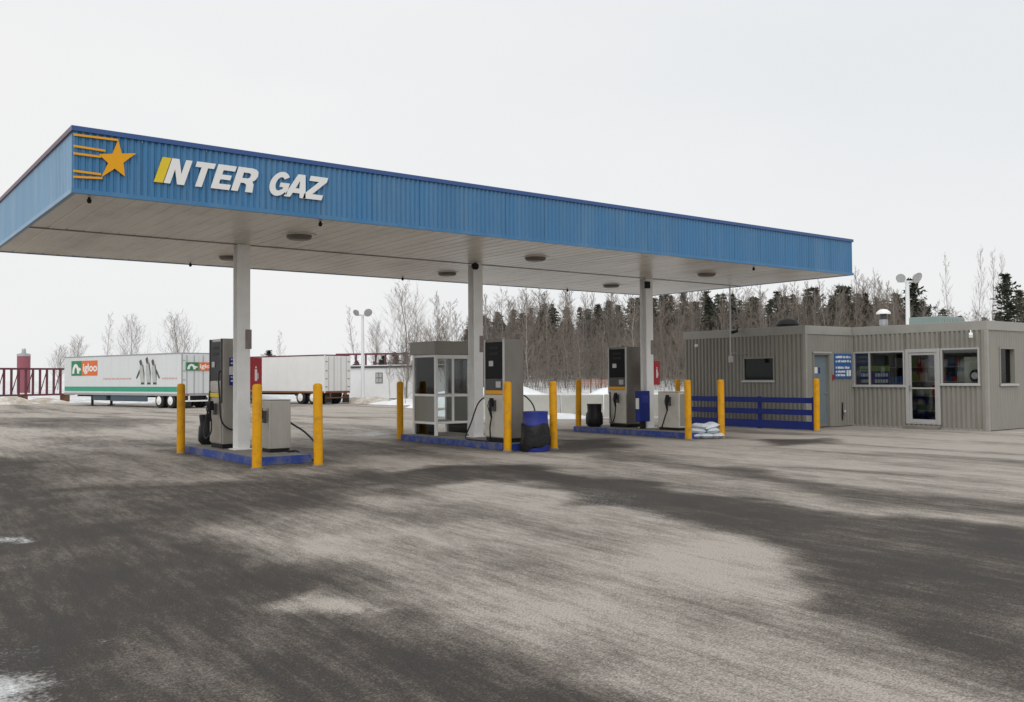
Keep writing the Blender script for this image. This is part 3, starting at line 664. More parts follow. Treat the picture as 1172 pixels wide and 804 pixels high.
# inside
MB().box(UC+.08, UF-.05, VD+.05, VB-.02, .03, .12).build('floor', M_INTFLOOR, sh); MB().box(UC+.03, UF-.05, VD+.05, VB+.05, HB-.36, HB-.3).build('inner_ceiling', M_DARKINT, sh)
MB().box(30.2, 30.3, VD+.05, VB, .12, HB-.37).build('inner_wall', M_DARKINT, sh)
MB().box(UA+.06, UE-.05, VB+.06, VA1-.06, .03, .12).build('floor', M_INTFLOOR, sh); MB().box(26.6,26.7,VB+.06,VA1-.06,.12,HB-.37).build('inner_wall', M_DARKINT, sh); MB().box(UA+.04, UE-.05, VB+.06, VA1-.06, HB-.36, HB-.3).build('inner_ceiling', M_DARKINT, sh)
MB().box(UC+.05, UE, VB+.03, VB+.07, .1, HB-.37).build('inner_wall', M_DARKINT, sh)
def window_v(u, y0, y1, z0, z1, mull=(), f=.05, sill=True, nm='window', gl=None, fm=None):
    w = MB(); d0, d1 = u-.05, u+.045
    w.box(d0, d1, y0+.001, y0+f, z0+.001, z1-.001); w.box(d0, d1, y1-f, y1-.001, z0+.001, z1-.001); w.box(d0, d1, y0+f, y1-f, z0+.001, z0+f); w.box(d0, d1, y0+f, y1-f, z1-f, z1-.001)
    for q in mull: w.box(d0, d1, q-f*.4, q+f*.4, z0+f, z1-f)
    o = w.build(nm, fm or M_FRAME, sh); MB().box(u-.005, u+.003, y0+f, y1-f, z0+f, z1-f).build('pane', gl or G_DARK, o)
    if sill: MB().box(u-.09, u-.052, y0-.03, y1+.03, z0-.03, z0+.03).build('sill', M_FRAME, o, .006)
    return o
window_v(UA, *winA, fm=M_SIDING); window_v(UC, *winC1, mull=(16.25,), gl=G_SHOP); window_v(UC, *winC2, gl=G_SHOP)
w = MB(); x0, x1, z0, z1 = winD; f = .05; y = VD     # window in the right hand wall, frame in a deep reveal
w.box(x0+.001,x0+f,y-.03,y+.14,z0,z1); w.box(x1-.14,x1-.001,y-.03,y+.14,z0,z1); w.box(x0+f,x1-.14,y-.03,y+.14,z0,z0+f); w.box(x0+f,x1-.14,y-.03,y+.14,z1-f,z1)
o = w.build('window', M_SIDING, sh); MB().box(x0+f,x1-.14,y+.10,y+.108,z0+f,z1-f).build('pane', G_DARK, o); MB().box(x0-.03,x1+.03,y-.075,y-.031,z0-.03,z0+.03).build('sill', M_FRAME, o, .006)
# glazed door and its frame, step
y0, y1, z0, z1 = doorC; d = MB(); f = .075
d.box(UC-.055,UC+.05,y0+.001,y0+f+.02,z0,z1); d.box(UC-.055,UC+.05,y1-f-.03,y1-.001,z0,z1); d.box(UC-.055,UC+.05,y0+f+.02,y1-f-.03,z1-.1,z1)
d.box(UC-.055,UC+.05,y0+f+.02,y1-f-.03,z0,z0+.03)
o = d.build('door_frame', M_FRAME, sh, .004); a0, a1 = y0+f+.025, y1-f-.035
lf = MB(); lf.box(UC-.03,UC+.015,a0,a0+.07,z0+.035,z1-.105); lf.box(UC-.03,UC+.015,a1-.07,a1,z0+.035,z1-.105); lf.box(UC-.03,UC+.015,a0+.07,a1-.07,z1-.18,z1-.105); lf.box(UC-.03,UC+.015,a0+.07,a1-.07,z0+.035,z0+.14)
dl = lf.build('door', M_FRAME, sh, .003); MB().box(UC-.01,UC-.004,a0+.07,a1-.07,z0+.14,z1-.18).build('pane', G_SHOP, dl)
MB().box(UC-.045,UC-.02,a0+.07,a1-.07,1.18,1.22).build('push_bar', M_FRAME, dl); MB().box(UC-.07,UC-.031,a1-.06,a1-.02,1.12,1.3).build('handle', M_GALV, dl, .004)
MB().box(UC-.28,UC-.03,y0,y1,0,.10).build('step', M_SLAB, sh, .01)
# solid door in the return wall
x0, x1, z0, z1 = doorB; d = MB(); d.box(x0,x0+.05,VB-.03,VB+.14,z0,z1); d.box(x1-.05,x1,VB-.03,VB+.14,z0,z1); d.box(x0+.05,x1-.05,VB-.03,VB+.14,z1-.05,z1)
d.build('door_frame', M_SIDING, sh, .004); MB().box(x0-.03,x1+.05,VB-.06,VB-.031,z1,z1+.05).build('door_head', M_FRAME, sh)
dl = MB().box(x0+.051,x1-.051,VB+.08,VB+.125,z0+.01,z1-.051).build('door', M_DOORTEAL, sh, .004); MB().box(x0+.08,x0+.34,VB+.072,VB+.079,1.66,1.85).build('door_notice', M_LETTER, dl); MB().box(x0+.4,x0+.47,VB+.072,VB+.079,1.66,1.84).build('door_notice', M_BLUESTK, dl)
MB().tube([(x1-.14,VB+.03,1.05),(x1-.14,VB+.08,1.05)], .025, 10).build('handle', M_GALV, dl)
# sign with small white writing by that door
sg = MB().box(25.13,26.03,VB-.05,VB-.022,1.50,2.27).build('notice_sign', M_BLUESIGN, sh, .004); mk = MB(); r_ = random.Random(4)
for z, ends in ((2.13,25.98),(2.0,25.98),(1.80,25.98),(1.68,25.70),(1.57,25.70)):
    x = 25.17
    while x < ends-.05:
        w_ = r_.uniform(.03,.075); mk.box(x, min(x+w_, ends), VB-.055, VB-.051, z, z+.075*r_.uniform(.7,1)); x += w_+r_.choice((.012,.014,.05))
mk.box(25.74,25.84,VB-.055,VB-.051,1.57,1.76); mk.box(25.87,25.97,VB-.055,VB-.051,1.57,1.76)
mk.build('lettering', M_LETTER, sg)
MB().box(25.02,25.1,VB-.04,VB-.022,1.45,1.62).build('red_notice', M_RED, sh)
o = MB().tube([(25.5,VB-.04,.2),(25.5,VB-.05,.75)], .018, 8).build('outlet_pipe', M_BLACK, sh); MB().lathe([(.05,0),(.06,.04),(.03,.1)], 10, (25.56, VB-.08)).build('tap', M_GALV, o, loc=(0,0,.42))
# things on the roof and walls
def cctv(loc, rz, m):
    b = MB(); b.box(-.05,.05,-.13,.13,-.05,.05); o = b.build('security_camera', m, sh, .015); o.location = loc; o.rotation_euler = (.25, 0, rz)
    MB().tube([(0,.1,.0),(0,.2,.08),(0,.26,.08)], .018, 8).build('bracket', m, o); return o
cctv((UC-.28, 12.95, 2.70), -1.1, M_WHITE); cctv((UA-.28, 19.3, 3.02), -1.57, M_BLACK)
MB().lathe([(.05,-.05),(.07,0),(.05,.05)], 12).build('wall_lamp', M_LETTER, sh, loc=(UA-.06, 21.1, 2.62), smooth=True)
cx_, cy_ = at(1012, 31.5); b = MB().lathe([(.17,0),(.15,.06),(.12,.08),(.12,.33)], 18); o = b.build('vent_chimney', M_GALV, sh, smooth=True, loc=(cx_, cy_, HB-.13))
ct = zat(1012, 354, 31.5)-(HB-.13)
MB().lathe([(.14,.33),(.14,ct-.36)], 18).build('flue', M_GALV, o); MB().lathe([(.24,ct-.17),(.22,ct-.10),(.12,ct-.02),(.02,ct)], 18).build('cap', M_WHITE, o, smooth=True); MB().tube([(0,0,ct-.37),(0,0,ct-.12)], .11, 12).build('cap_neck', M_DGREY, o)
cx_, cy_ = at(902, 31.); MB().lathe([(.16,-.1),(.18,.06),(.34,.12),(.38,.24),(.32,.36),(.16,.44),(.03,.45)], 20).build('roof_ventilator', M_BLACK, sh, smooth=True, loc=(cx_, cy_, HB-.03))
ax, ay = at(1073, 30.5); o = MB().box(-.75,.75,-.55,.55,0,.50).build('air_conditioner', M_AC, sh, .02, loc=(ax, ay, HB-.12)); 
for k in range(9): MB().box(-.7+k*.165,-.6+k*.165,-.562,-.552,.08,.42).build('louvre', M_AC, o)
# window posters inside the left pane, shelf goods, fan
MB().box(UC+.05,UC+.056,15.62,16.62,1.29,1.72).build('poster', M_BLUESTK, sh); MB().box(UC+.05,UC+.056,15.62,16.62,1.722,1.88).build('poster_top', M_GREENSTK, sh)
mk = MB(); r_ = random.Random(9)
for z, h in ((1.55,.10),(1.36,.10)):
    for (ya, yb) in ((15.68,16.12),(16.34,16.58)):
        yy = ya
        while yy < yb: w_ = r_.uniform(.05,.1); mk.box(UC+.045,UC+.049,yy,min(yb,yy+w_),z,z+h); yy += w_+.02
mk.build('poster_lettering', M_LETTER, sh)
for k in range(5): MB().box(UC+.12,UC+.2,15.2+k*.08,15.26+k*.08,1.26,1.52+.03*(k%2)).build('bottle', M_BLUESIGN, sh)
MB().box(UC+.1,UC+.5,15.1,16.75,1.2,1.25).build('shelf', M_DARKINT, sh)
gm_ = (M_RED, M_CREAM, M_BLUESIGN, M_GREENSTK, M_LETTER, M_DGREY); r_ = random.Random(12)
for u_ in (UC+1.3, UC+2.1):
    for z_ in (.5, .95, 1.4, 1.85):
        MB().box(u_, u_+.35, 13.0, 16.4, z_-.03, z_).build('goods_shelf', M_FRAME, sh); yy = 13.05
        while yy < 16.2:
            w_ = r_.uniform(.12,.3); MB().box(u_+.03, u_+.3, yy, yy+w_-.02, z_, z_+r_.uniform(.14,.34)).build('goods', r_.choice(gm_), sh); yy += w_
MB().box(UC+.28,UC+.32,12.96,13.44,.12,2.10).build('inner_panel', M_CREAM, sh); MB().box(UC+.06,UC+.27,12.75,13.9,.12,1.29).build('counter', M_DARKINT, sh)
fan = MB().lathe([(.15,-.05),(.18,0),(.15,.05)], 20).build('desk_fan', M_BLACK, sh, smooth=True, loc=(UC+.15, 13.05, 1.56)); fan.rotation_euler = (0, math.pi/2, 0)
MB().lathe([(.09,-.07),(.1,-.055)], 16).build('fan_hub', M_LETTER, fan); MB().box(.2,.24,-.06,.06,-.06,.06).build('fan_foot', M_BLACK, fan)

# ---- blue rail barrier along the shop's side
rb = thing('rail_barrier', 'navy blue three board wooden barrier along the grey shop wall', 'barrier', (23.0, 16.08, 0))
for y in (0, 1.93, 3.55, 5.0): MB().box(0,.09,y,y+.1,0,.97).build('post', M_NAVY, rb, .006)
for (z0, z1) in ((.02,.26),(.44,.60),(.79,.95)):
    for (y0, y1) in ((.0,1.98),(1.99,3.60),(3.61,5.1)): MB().box(-.045,-.002,y0,y1,z0,z1).build('board', M_NAVY, rb, .006)

# ================================================================== CONCRETE BARRIER BLOCKS at the back of the yard
ref = np.array(at(545, 37.3)); dirn = np.array(at(790, 36.6))-ref; Lb = np.linalg.norm(dirn); dirn /= Lb; ang = math.atan2(dirn[1], dirn[0]); nb = 5
bm0 = MB(); bl_ = Lb/nb-.03; bm0.add([(0,-.3,0),(bl_,-.3,0),(bl_,.3,0),(0,.3,0),(0,-.22,.92),(bl_,-.22,.92),(bl_,.22,.92),(0,.22,.92)], [(0,3,2,1),(4,5,6,7),(0,1,5,4),(1,2,6,5),(2,3,7,6),(3,0,4,7)])
blk = None; where = ('leftmost, behind the booth', 'behind the middle pump', 'behind the blue drum', 'left of the far pump, behind the bin', 'rightmost, ending behind the shop')
for k in range(nb):
    p = ref+dirn*(Lb*k/nb)
    if blk is None: o = bm0.build('concrete_barrier', M_CONCRETE, None, .03); blk = o
    else: o = blk.copy(); C.objects.link(o)
    o.location = (p[0], p[1], float(gz(*p))-.01+.01*(k % 2)); o.rotation_euler = (0, 0, ang+random.Random(k).uniform(-.006,.006)); tag(o, 'pale concrete barrier block at the yard edge, '+where[k], 'barrier', 'concrete barrier blocks')

# ================================================================== TRAILERS
def trailer(label, rear_px, depth, heading, Lt, skin, logo):
    x, y = at(rear_px, depth); z = float(gz(x, y)); o = thing('semi_trailer', label, 'trailer', (x, y, z), heading)
    # local: +x runs from rear to front along the visible side (y = 0), body lies on +y... width 2.6
    Wt, B0, B1 = 2.6, .98, 3.72
    MB().box(0, Lt, 0, Wt, B0, B1).build('box_body', skin, o, .03)
    MB().box(-.01, Lt+.01, -.02, Wt+.02, B1-.06, B1+.03).build('top_rail', M_RAILGREY if logo else M_MAROON, o, .01)
    MB().box(0, Lt, -.015, Wt+.015, B0-.14, B0).build('bottom_rail', M_RAILGREY if logo else M_RUST, o, .01)
    for k in range(int(Lt/1.2)): MB().box(.6+k*1.2, .64+k*1.2, -.008, -.001, B0+.02, B1-.07).build('side_seam', skin, o)
    for (y0, y1) in ((.08,1.28),(1.32,2.52)):
        d_ = MB().box(-.03,-.001,y0,y1,B0+.03,B1-.1).build('rear_door', skin, o, .01)
        for q in (.3,.85): MB().tube([(-.06,y0+q,B0),(-.06,y0+q,B1-.12)], .022, 8).build('lock_rod', M_GALV if logo else M_FRAME, d_)
        for q in (1.3,1.9,2.5,3.2): MB().box(-.05,-.031,y0+ (0 if y0 < 1 else 1.0),y0+.2+(0 if y0 < 1 else 1.0),q,q+.05).build('hinge', M_DGREY if not logo else M_RAILGREY, d_)
    MB().box(-.05,.0,-.01,.075,B0-.1,B1).build('rear_frame', M_GALV if logo else M_TRAILER2, o); MB().box(-.05,.0,2.525,2.61,B0-.1,B1).build('rear_frame', M_GALV if logo else M_TRAILER2, o)
    bp = MB(); bp.box(-.1,0,.15,2.45,.45,.55); bp.box(-.08,0,.5,.6,.55,B0-.14); bp.box(-.08,0,2.0,2.1,.55,B0-.14); bp.build('bumper', M_WHITE if logo else M_RUST, o, .01)
    for q in (.12,.4,2.1,2.4): MB().box(-.06,-.051,q,q+.12,B0-.11,B0-.03).build('tail_light', M_RED, o)
    MB().box(.0,.05,.1,.75,.12,.72).build('mud_flap', M_RUBBER, o); MB().box(.0,.05,1.85,2.5,.12,.72).build('mud_flap', M_RUBBER, o)
    MB().box(.3, 4.0, .55, 2.05, .62, B0-.141).build('bogie_frame', M_UNDER, o); MB().box(4.0, Lt-.5, .8, 1.8, .7, B0-.141).build('chassis', M_UNDER, o)
    for ax_ in (1.35, 2.75):
        MB().tube([(ax_,.3,.5),(ax_,2.3,.5)], .07, 8).build('axle', M_UNDER, o)
        for (y0, y1) in ((.02,.30),(.33,.60),(2.0,2.27),(2.3,2.58)):
            wv = MB(); prof = [(.30,0),(.47,.02),(.51,.06),(.51,.22),(.47,.26),(.30,.28)]; wv.lathe(prof, 24)
            tw = wv.build('wheel', M_RUBBER, o, smooth=True); tw.location = (ax_, y0, .51); tw.rotation_euler = (-math.pi/2, 0, 0)
            if y0 < .1:
                rm = MB().lathe([(.30,-.002),(.29,.04-.05),(.12,-.012),(.10,-.045),(.05,-.05)], 20).build('rim', M_WHITE, tw, smooth=True)
    if logo:
        sk = MB(); sk.box(4.3,9.2,.05,.12,.42,B0-.141); sk.build('side_tank', M_BLUEGREY, o, .02); MB().box(9.9,11.9,.1,.5,.45,.83).build('fuel_tank', M_BLUEGREY, o, .04)
    lg = MB(); lx = Lt-3.3 if logo else Lt-2.6
    for y in (.5, 2.0): lg.box(lx,lx+.14,y,y+.14,.06,B0-.141); lg.box(lx-.12,lx+.26,y-.1,y+.24,0,.06)
    lg.tube([(lx+.07,.6,.75),(lx+.07,2.1,.75)], .04, 8); lg.build('landing_gear', M_UNDER, o)
    if not logo: MB().box(Lt-4.6,Lt-3.2,.1,.5,.5,.8).build('tool_box', M_FRAME, o)
    if logo:
        side = lambda a, b_, c: (a, -.013+c, b_)      # artwork on the visible side; a runs rear to front, so it is mirrored in the letters below
        MB().box(.05, Lt-.1, -.012, -.009, 1.12, 1.46).build('green_stripe', M_GREEN, o)
        def logo_at(place, g0, g1, g2, z0, z1, par):
            poly_mesh('logo_green', [[(g0,z0),(g1,z0),(g1,z1),(g0,z1)]], M_DKGREEN, par, .006, place)
            poly_mesh('logo_orange', [[(g1,z0),(g2,z0),(g2,z1),(g1,z1)]], M_ORANGE, par, .006, place)
            hgt = z1-z0; wdt = g1-g0; c_ = g0+wdt*.42; arch = []
            arch = [(c_+wdt*.34*math.cos(math.radians(a)), z0+hgt*(.14+ .66*math.sin(math.radians(a)))) for a in range(0, 181, 15)]
            inn = [(c_+wdt*.14*math.cos(math.radians(a)), z0+hgt*(.14+.42*math.sin(math.radians(a)))) for a in range(180, -1, -15)]
            poly_mesh('logo_arch', [arch[::1]+inn], M_LETTER, par, .012, place)
            a0 = g1-(g1-g0)*.24
            poly_mesh('logo_arch', [[(a0,z0+hgt*.30),(a0+wdt*.16,z0+hgt*.38),(a0+wdt*.12,z0+hgt*.5),(a0-wdt*.06,z0+hgt*.56)]], M_LETTER, par, .012, place)
            cu = bpy.data.curves.new('igloo', 'FONT'); cu.body = 'igloo'; cu.size = hgt*.72; cu.extrude = .005; cu.offset = .02*hgt
            sx = 1.0
            def pl(a, b_, c): return place(g1+(g2-g1)*.06+a*(g2-g1)*.88/(hgt*.72*1.86), z0+hgt*.30+b_, c-.004)
            curve_mesh('logo_lettering', cu, M_LETTER, par, pl)
        flip = lambda a, b_, c: (Lt-a, -.013+c*(1), b_)
        logo_at(flip, 1.15, 2.75, 5.05, 2.28, 3.40, o)
        rear = lambda a, b_, c: (-.052+c, 2.6-a, b_)
        logo_at(lambda a, b_, c: (-.09+c, a, b_), .30, 1.25, 2.45, 2.55, 3.10, o)
        for k, (px_, h_) in enumerate(((11.3,1.5),(12.1,1.65),(12.85,1.5))):
            z0 = 1.72; bd = [(-.30,0),(.22,0),(.34,.5),(.28,.85),(.10,1.02),(-.02,1.02),(-.22,.8),(-.36,.45)]
            poly_mesh('penguin_print', [[(px_+x*.9-.25*y, z0+y*h_) for x, y in bd]], M_PENGL, o, .004, flip)
            hd = [(-.16,.84),(.08,.80),(.10,1.0),(.02,1.10),(-.22,1.02)]
            poly_mesh('penguin_head', [[(px_+x-.25*y, z0+y*h_) for x, y in hd]], M_PENG, o, .010, flip)
            bk = [(.18,.1),(.30,.45),(.24,.82),(.12,.86),(.18,.5)]
            poly_mesh('penguin_back', [[(px_+x-.25*y, z0+y*h_) for x, y in bk]], M_PENG, o, .010, flip)
            poly_mesh('penguin_feet', [[(px_-.28,z0-.1),(px_+.2,z0-.1),(px_+.15,z0+.04),(px_-.2,z0+.04)]], M_PENG, o, .010, flip)
            if k != 1: fl = -1 if k == 0 else 1; poly_mesh('penguin_flipper', [[(px_+fl*.32-.15,z0+.95),(px_+fl*.75-.15,z0+.35),(px_+fl*.62-.15,z0+.3),(px_+fl*.26-.12,z0+.75)]], M_PENG, o, .010, flip)
        for (a0, a1) in ((5.9,9.6),(13.7,15.6)):
            mk = MB(); a = a0; rr_ = random.Random(3)
            while a < a1:
                w_ = rr_.uniform(.1,.34); mk.box(Lt-a-w_, Lt-a, -.012, -.009, 1.98, 2.08); a += w_+.09
            mk.build('small_print', M_FAINTRED, o)
    return o
# heading: direction from the rear towards the front of each trailer, seen from the yard
r1 = np.array(at(207.5, 61.5)); f1 = np.array(at(73.5, 71.4)); h1 = math.atan2(*(f1-r1)[::-1]); L1 = float(np.hypot(*(f1-r1)))
t1 = trailer('white box trailer with green stripe, orange and green logo and penguin print', 207.5, 61.5, h1, L1, M_TRAILER, True)
t2 = trailer('plain older white box trailer with red top rail beside the white cabin', 371, 69., h1+.02, 13.6, M_TRAILER2, False)
for tt in (t1, t2): tt.scale = (1, -1, 1)

# ---- white site cabin
x, y = at(397, 80.); x2, y2 = at(492, 75.); ang = math.atan2(y2-y, x2-x); Lc = math.hypot(x2-x, y2-y); zc = float(gz(x, y)); s0 = zat(430, 456, 78)
of = thing('site_cabin', 'white site cabin with dark roof edge and small window behind the trailer', 'cabin', (x, y, zc), ang)
hc = zat(405, 421.5, 80.)-zc
MB().box(0,Lc,0,2.6,.25,hc).build('wall', M_CABIN, of, .02); MB().box(-.15,Lc+.15,-.15,2.75,hc,hc+.14).build('roof', M_DGREY, of, .02); MB().box(-.12,Lc+.12,-.12,2.72,hc+.141,hc+.22).build('roof_snow', M_SNOW, of, .02)
MB().box(.2,Lc-.2,.2,2.4,0,.25).build('base', M_UNDER, of)
wx = Lc*.36; wn = MB().box(wx,wx+.78,-.03,-.001,hc-1.32,hc-.42).build('window', M_DGREY, of)
for a in (0,1):
    for b_ in (0,1): MB().box(wx+.05+a*.37,wx+.36+a*.37,-.04,-.031,hc-1.27+b_*.43,hc-.90+b_*.43).build('pane', M_LENS, wn)
MB().box(Lc*.83,Lc*.83+.25,-.18,-.001,hc-.75,hc-.58).build('wall_lamp', M_DGREY, of)

# ---- maroon steel lattice frames
def lattice_frame(label, pa, da, pb_, db, ytop_a, ybot_a, n, diag):
    a = np.array(at(pa, da)); b = np.array(at(pb_, db)); Ln = float(np.hypot(*(b-a))); an = math.atan2(*(b-a)[::-1])
    zt, zb = zat(pa, ytop_a, da), zat(pa, ybot_a, da); zg = float(gz(*a))
    o = thing('steel_truss', label, 'steel truss', (a[0], a[1], zg), an, 'maroon steel trusses'); zt -= zg; zb -= zg
    for y in (0, .5):
        MB().box(0,Ln,y,y+.16,zt-.16,zt).build('top_chord', M_MAROON, o); MB().box(0,Ln,y,y+.16,zb,zb+.16).build('bottom_chord', M_MAROON, o)
    for k in range(n+1):
        xx = (Ln-.16)*k/n
        MB().box(xx,xx+.15,.005,.155,zb+.16,zt-.16).build('upright', M_MAROON, o); 
        MB().box(xx+.02,xx+.13,.16,.5,zt-.14,zt-.02).build('cross_member', M_MAROON, o)
        if diag and k < n and k % 2 == 0: MB().tube([(xx+.08,.08,zb+.16),(xx+.08+(Ln-.16)/n,.08,zt-.16)], .045, 6).build('diagonal', M_MAROON, o)
    for xx in (.1*Ln,.5*Ln,.9*Ln): MB().box(xx,xx+.4,-.1,.8,-.05,zb).build('bearer', M_RUST, o)
    return o
lattice_frame('maroon steel truss lying at the far left of the yard', -40, 76, 86, 84, 421, 455, 15, True)
lattice_frame('maroon steel truss showing above the white cabin roof', 384, 90, 476, 88, 405, 424, 8, False)
# ---- red silo
x, y = at(27, 125); zg = float(gz(x, y)); si = thing('silo', 'small red tank tower with grey cap far off at the left', 'silo', (x, y, zg)); k = 125/F
zt = zat(27, 408, 125)-zg; MB().lathe([(7*k*.98,0),(7*k,zt)], 24).build('tank', M_SILO, si); MB().lathe([(7.2*k,zt),(7.2*k,zt+.3),(2.4*k,zt+.45),(2.2*k,zt+.9),(1.6*k,zt+1.05)], 20).build('cap', M_GALV, si)

# ---- light poles
def light_pole(label, px, depth, ytop):
    x, y = at(px, depth); zg = float(gz(x, y)); zt = zat(px, ytop, depth)-zg; o = thing('light_pole', label, 'light pole', (x, y, zg), YAW-math.pi/2, 'floodlight poles')
    MB().lathe([(.16,0),(.10,zt-.5)], 14).build('mast', M_POLE, o, smooth=True); MB().box(-.55,.55,-.05,.05,zt-.52,zt-.42).build('cross_arm', M_POLE, o, .01); MB().box(-.22,.22,-.22,.22,0,.05).build('foot_plate', M_GALV, o)
    for s, r_ in ((-1,.26),(1,.33)):
        l_ = MB().lathe([(.06,.0),(r_*.5,-.05),(r_*.95,-.22),(r_,-.27),(r_*.9,-.275)], 18).build('floodlight', M_GALV, o, smooth=True); l_.location = (s*.36, -.05, zt-.18); l_.rotation_euler = (math.radians(-62), 0, s*.5)
        MB().lathe([(r_*.85,-.27),(r_*.86,-.28)], 18).build('lens', M_LENS, l_)
        MB().box(s*.36-.03,s*.36+.03,-.03,.03,zt-.42,zt-.18).build('bracket', M_GALV, o)
light_pole('white floodlight pole with two lamps before the site cabin', 415, 72, 354); light_pole('white floodlight pole rising behind the shop roof', 1040, 52, 313)

# ---- snow banks and heaps
def heap(name, pts, h, m, seed, wid, lab=None):
    """a ridge of snow along a line of ground points"""
    r_ = random.Random(seed); b = MB(); n = 26; k = 9; P_ = [np.array(p) for p in pts]; A, B = P_[0], P_[-1]; d_ = B-A; L_ = np.linalg.norm(d_); d_ /= L_; nrm = np.array([-d_[1], d_[0]])
    vs_ = []
    for i in range(n+1):
        t_ = i/n; env = max(0, math.sin(math.pi*min(1, max(0, t_))))**.5; hh_ = h*env*(.55+.9*vnoise(np.array([t_*7.]), np.array([seed*1.3]), 90+seed)[0])
        for j in range(k+1):
            s = j/k*2-1; q = A+d_*L_*t_+nrm*s*wid*(.6+.4*env); zz = float(gz(*q))-.03+max(0, hh_*(1-s*s)**.9+r_.uniform(-.07,.07)*h*(1 if 0 < j < k else 0)); vs_.append((q[0], q[1], zz))
    fs_ = [(i*(k+1)+j, (i+1)*(k+1)+j, (i+1)*(k+1)+j+1, i*(k+1)+j+1) for i in range(n) for j in range(k)]
    b.add(vs_, fs_); o = b.build(name, m, None, smooth=True); o['kind'] = 'structure'
    s_m = o.modifiers.new('sub', 'SUBSURF'); s_m.levels = 1; s_m.render_levels = 2; return o
heap('snow_bank', [at(392,73), at(470,71)], .55, M_DIRTSNOW, 1, 1.6); heap('snow_bank', [at(432,71), at(505,66)], .35, M_SNOW, 2, 2.0)
heap('snow_bank', [at(-30,74), at(78,80)], .5, M_DIRTSNOW, 3, 1.5); heap('snow_bank', [at(240,76), at(330,82)], .7, M_SNOW, 4, 2)
heap('snow_bank', [at(500,42), at(565,38)], .35, M_SNOW, 5, 1.0); heap('snow_bank', [at(600,36.2), at(690,36.)], .18, M_SNOW, 6, .7)
heap('snow_bank', [at(480,62), at(640,56)], 1.3, M_SNOW, 7, 3); heap('snow_bank', [at(640,55), at(830,50)], 1.1, M_SNOW, 8, 3)
# faded orange snow fence at the wood edge
a = np.array(at(664, 58)); b = np.array(at(700, 57)); Ln = float(np.hypot(*(b-a))); zf = float(max(gz(*a), gz(*b)))+.55
of_ = thing('snow_fence', 'faded orange mesh fence at the edge of the wood', 'fence', (a[0], a[1], zf-.6), math.atan2(*(b-a)[::-1]))
zt = zat(680, 434, 57.5)-zf+.6
for k in range(4): MB().box(Ln*k/3-.03,Ln*k/3+.03,-.03,.03,0,zt+.05).build('post', M_RUST, of_)
for k in range(4): MB().box(0,Ln,.031,.04,zt-.4+k*.1,zt-.35+k*.1).build('strand', M_ORANGEFENCE, of_)

# ================================================================== TREES
def bare(seed, h, spread, nbr, trunk_m, twig_m, low=.3, up=.9, r0=None, tw=1., nt_=5):
    """two meshes: trunk with limbs, and the crown of fine branches"""
    r = random.Random(seed); tr = MB(); cr = MB(); r0 = r0 or h*.0085
    pts = []; x = y = 0.
    for i in range(9): t_ = i/8; pts.append(Vector((x, y, h*t_))); x += r.uniform(-.018,.018)*h; y += r.uniform(-.018,.018)*h
    tr.tube(pts, [r0*(1-.9*i/8)+.006 for i in range(9)], 5)
    def bend(p, d, L_, n, lift):
        out = [p]; q = p.copy(); d = d.copy()
        for i in range(n): d = (d+Vector((r.uniform(-.25,.25), r.uniform(-.25,.25), lift+r.uniform(-.1,.15)))).normalized(); q = q+d*(L_/n); out.append(q)
        return out
    def along(P_, t_): k = t_*(len(P_)-1); i = min(int(k), len(P_)-2); return P_[i].lerp(P_[i+1], k-i), (P_[i+1]-P_[i]).normalized()
    for k in range(nbr):
        t_ = low+(1-low)*(k+.5)/nbr*.97; p, d0 = along(pts, t_); az = k*2.4+r.uniform(-.6,.6)
        d = Vector((math.cos(az), math.sin(az), up*r.uniform(.7,1.4))).normalized(); L1_ = spread*h*(1.15-t_)*r.uniform(.7,1.25)+.25
        B = bend(p, d, L1_, 4, .12); rb_ = max(.009*tw, r0*(1-t_)*.45); (tr if t_ < .5 else cr).tube(B, [rb_, rb_*.8, rb_*.6, rb_*.4, .006], 3, False)
        for m_ in range(6):
            p2, d2 = along(B, .2+.8*m_/6); d3 = (d2+Vector((r.uniform(-.8,.8), r.uniform(-.8,.8), r.uniform(-.1,.7)))).normalized(); L2 = L1_*r.uniform(.25,.5)
            S = bend(p2, d3, L2, 2, .12); cr.tube(S, [.010*tw,.008*tw,.005*tw], 3, False)
            for w_ in range(nt_):
                p4, d4 = along(S, r.uniform(.15,1)); d5 = (d4+Vector((r.uniform(-.8,.8), r.uniform(-.8,.8), r.uniform(-.1,.6)))).normalized(); cr.tube([p4, p4+d5*L2*r.uniform(.3,.7)], [.0075*tw,.004*tw], 3, False)
    a = bpy.data.meshes.new('trunk'); a.from_pydata(tr.v, [], tr.f); a.materials.append(trunk_m); c = bpy.data.meshes.new('crown'); c.from_pydata(cr.v, [], cr.f); c.materials.append(twig_m)
    return a, c, h
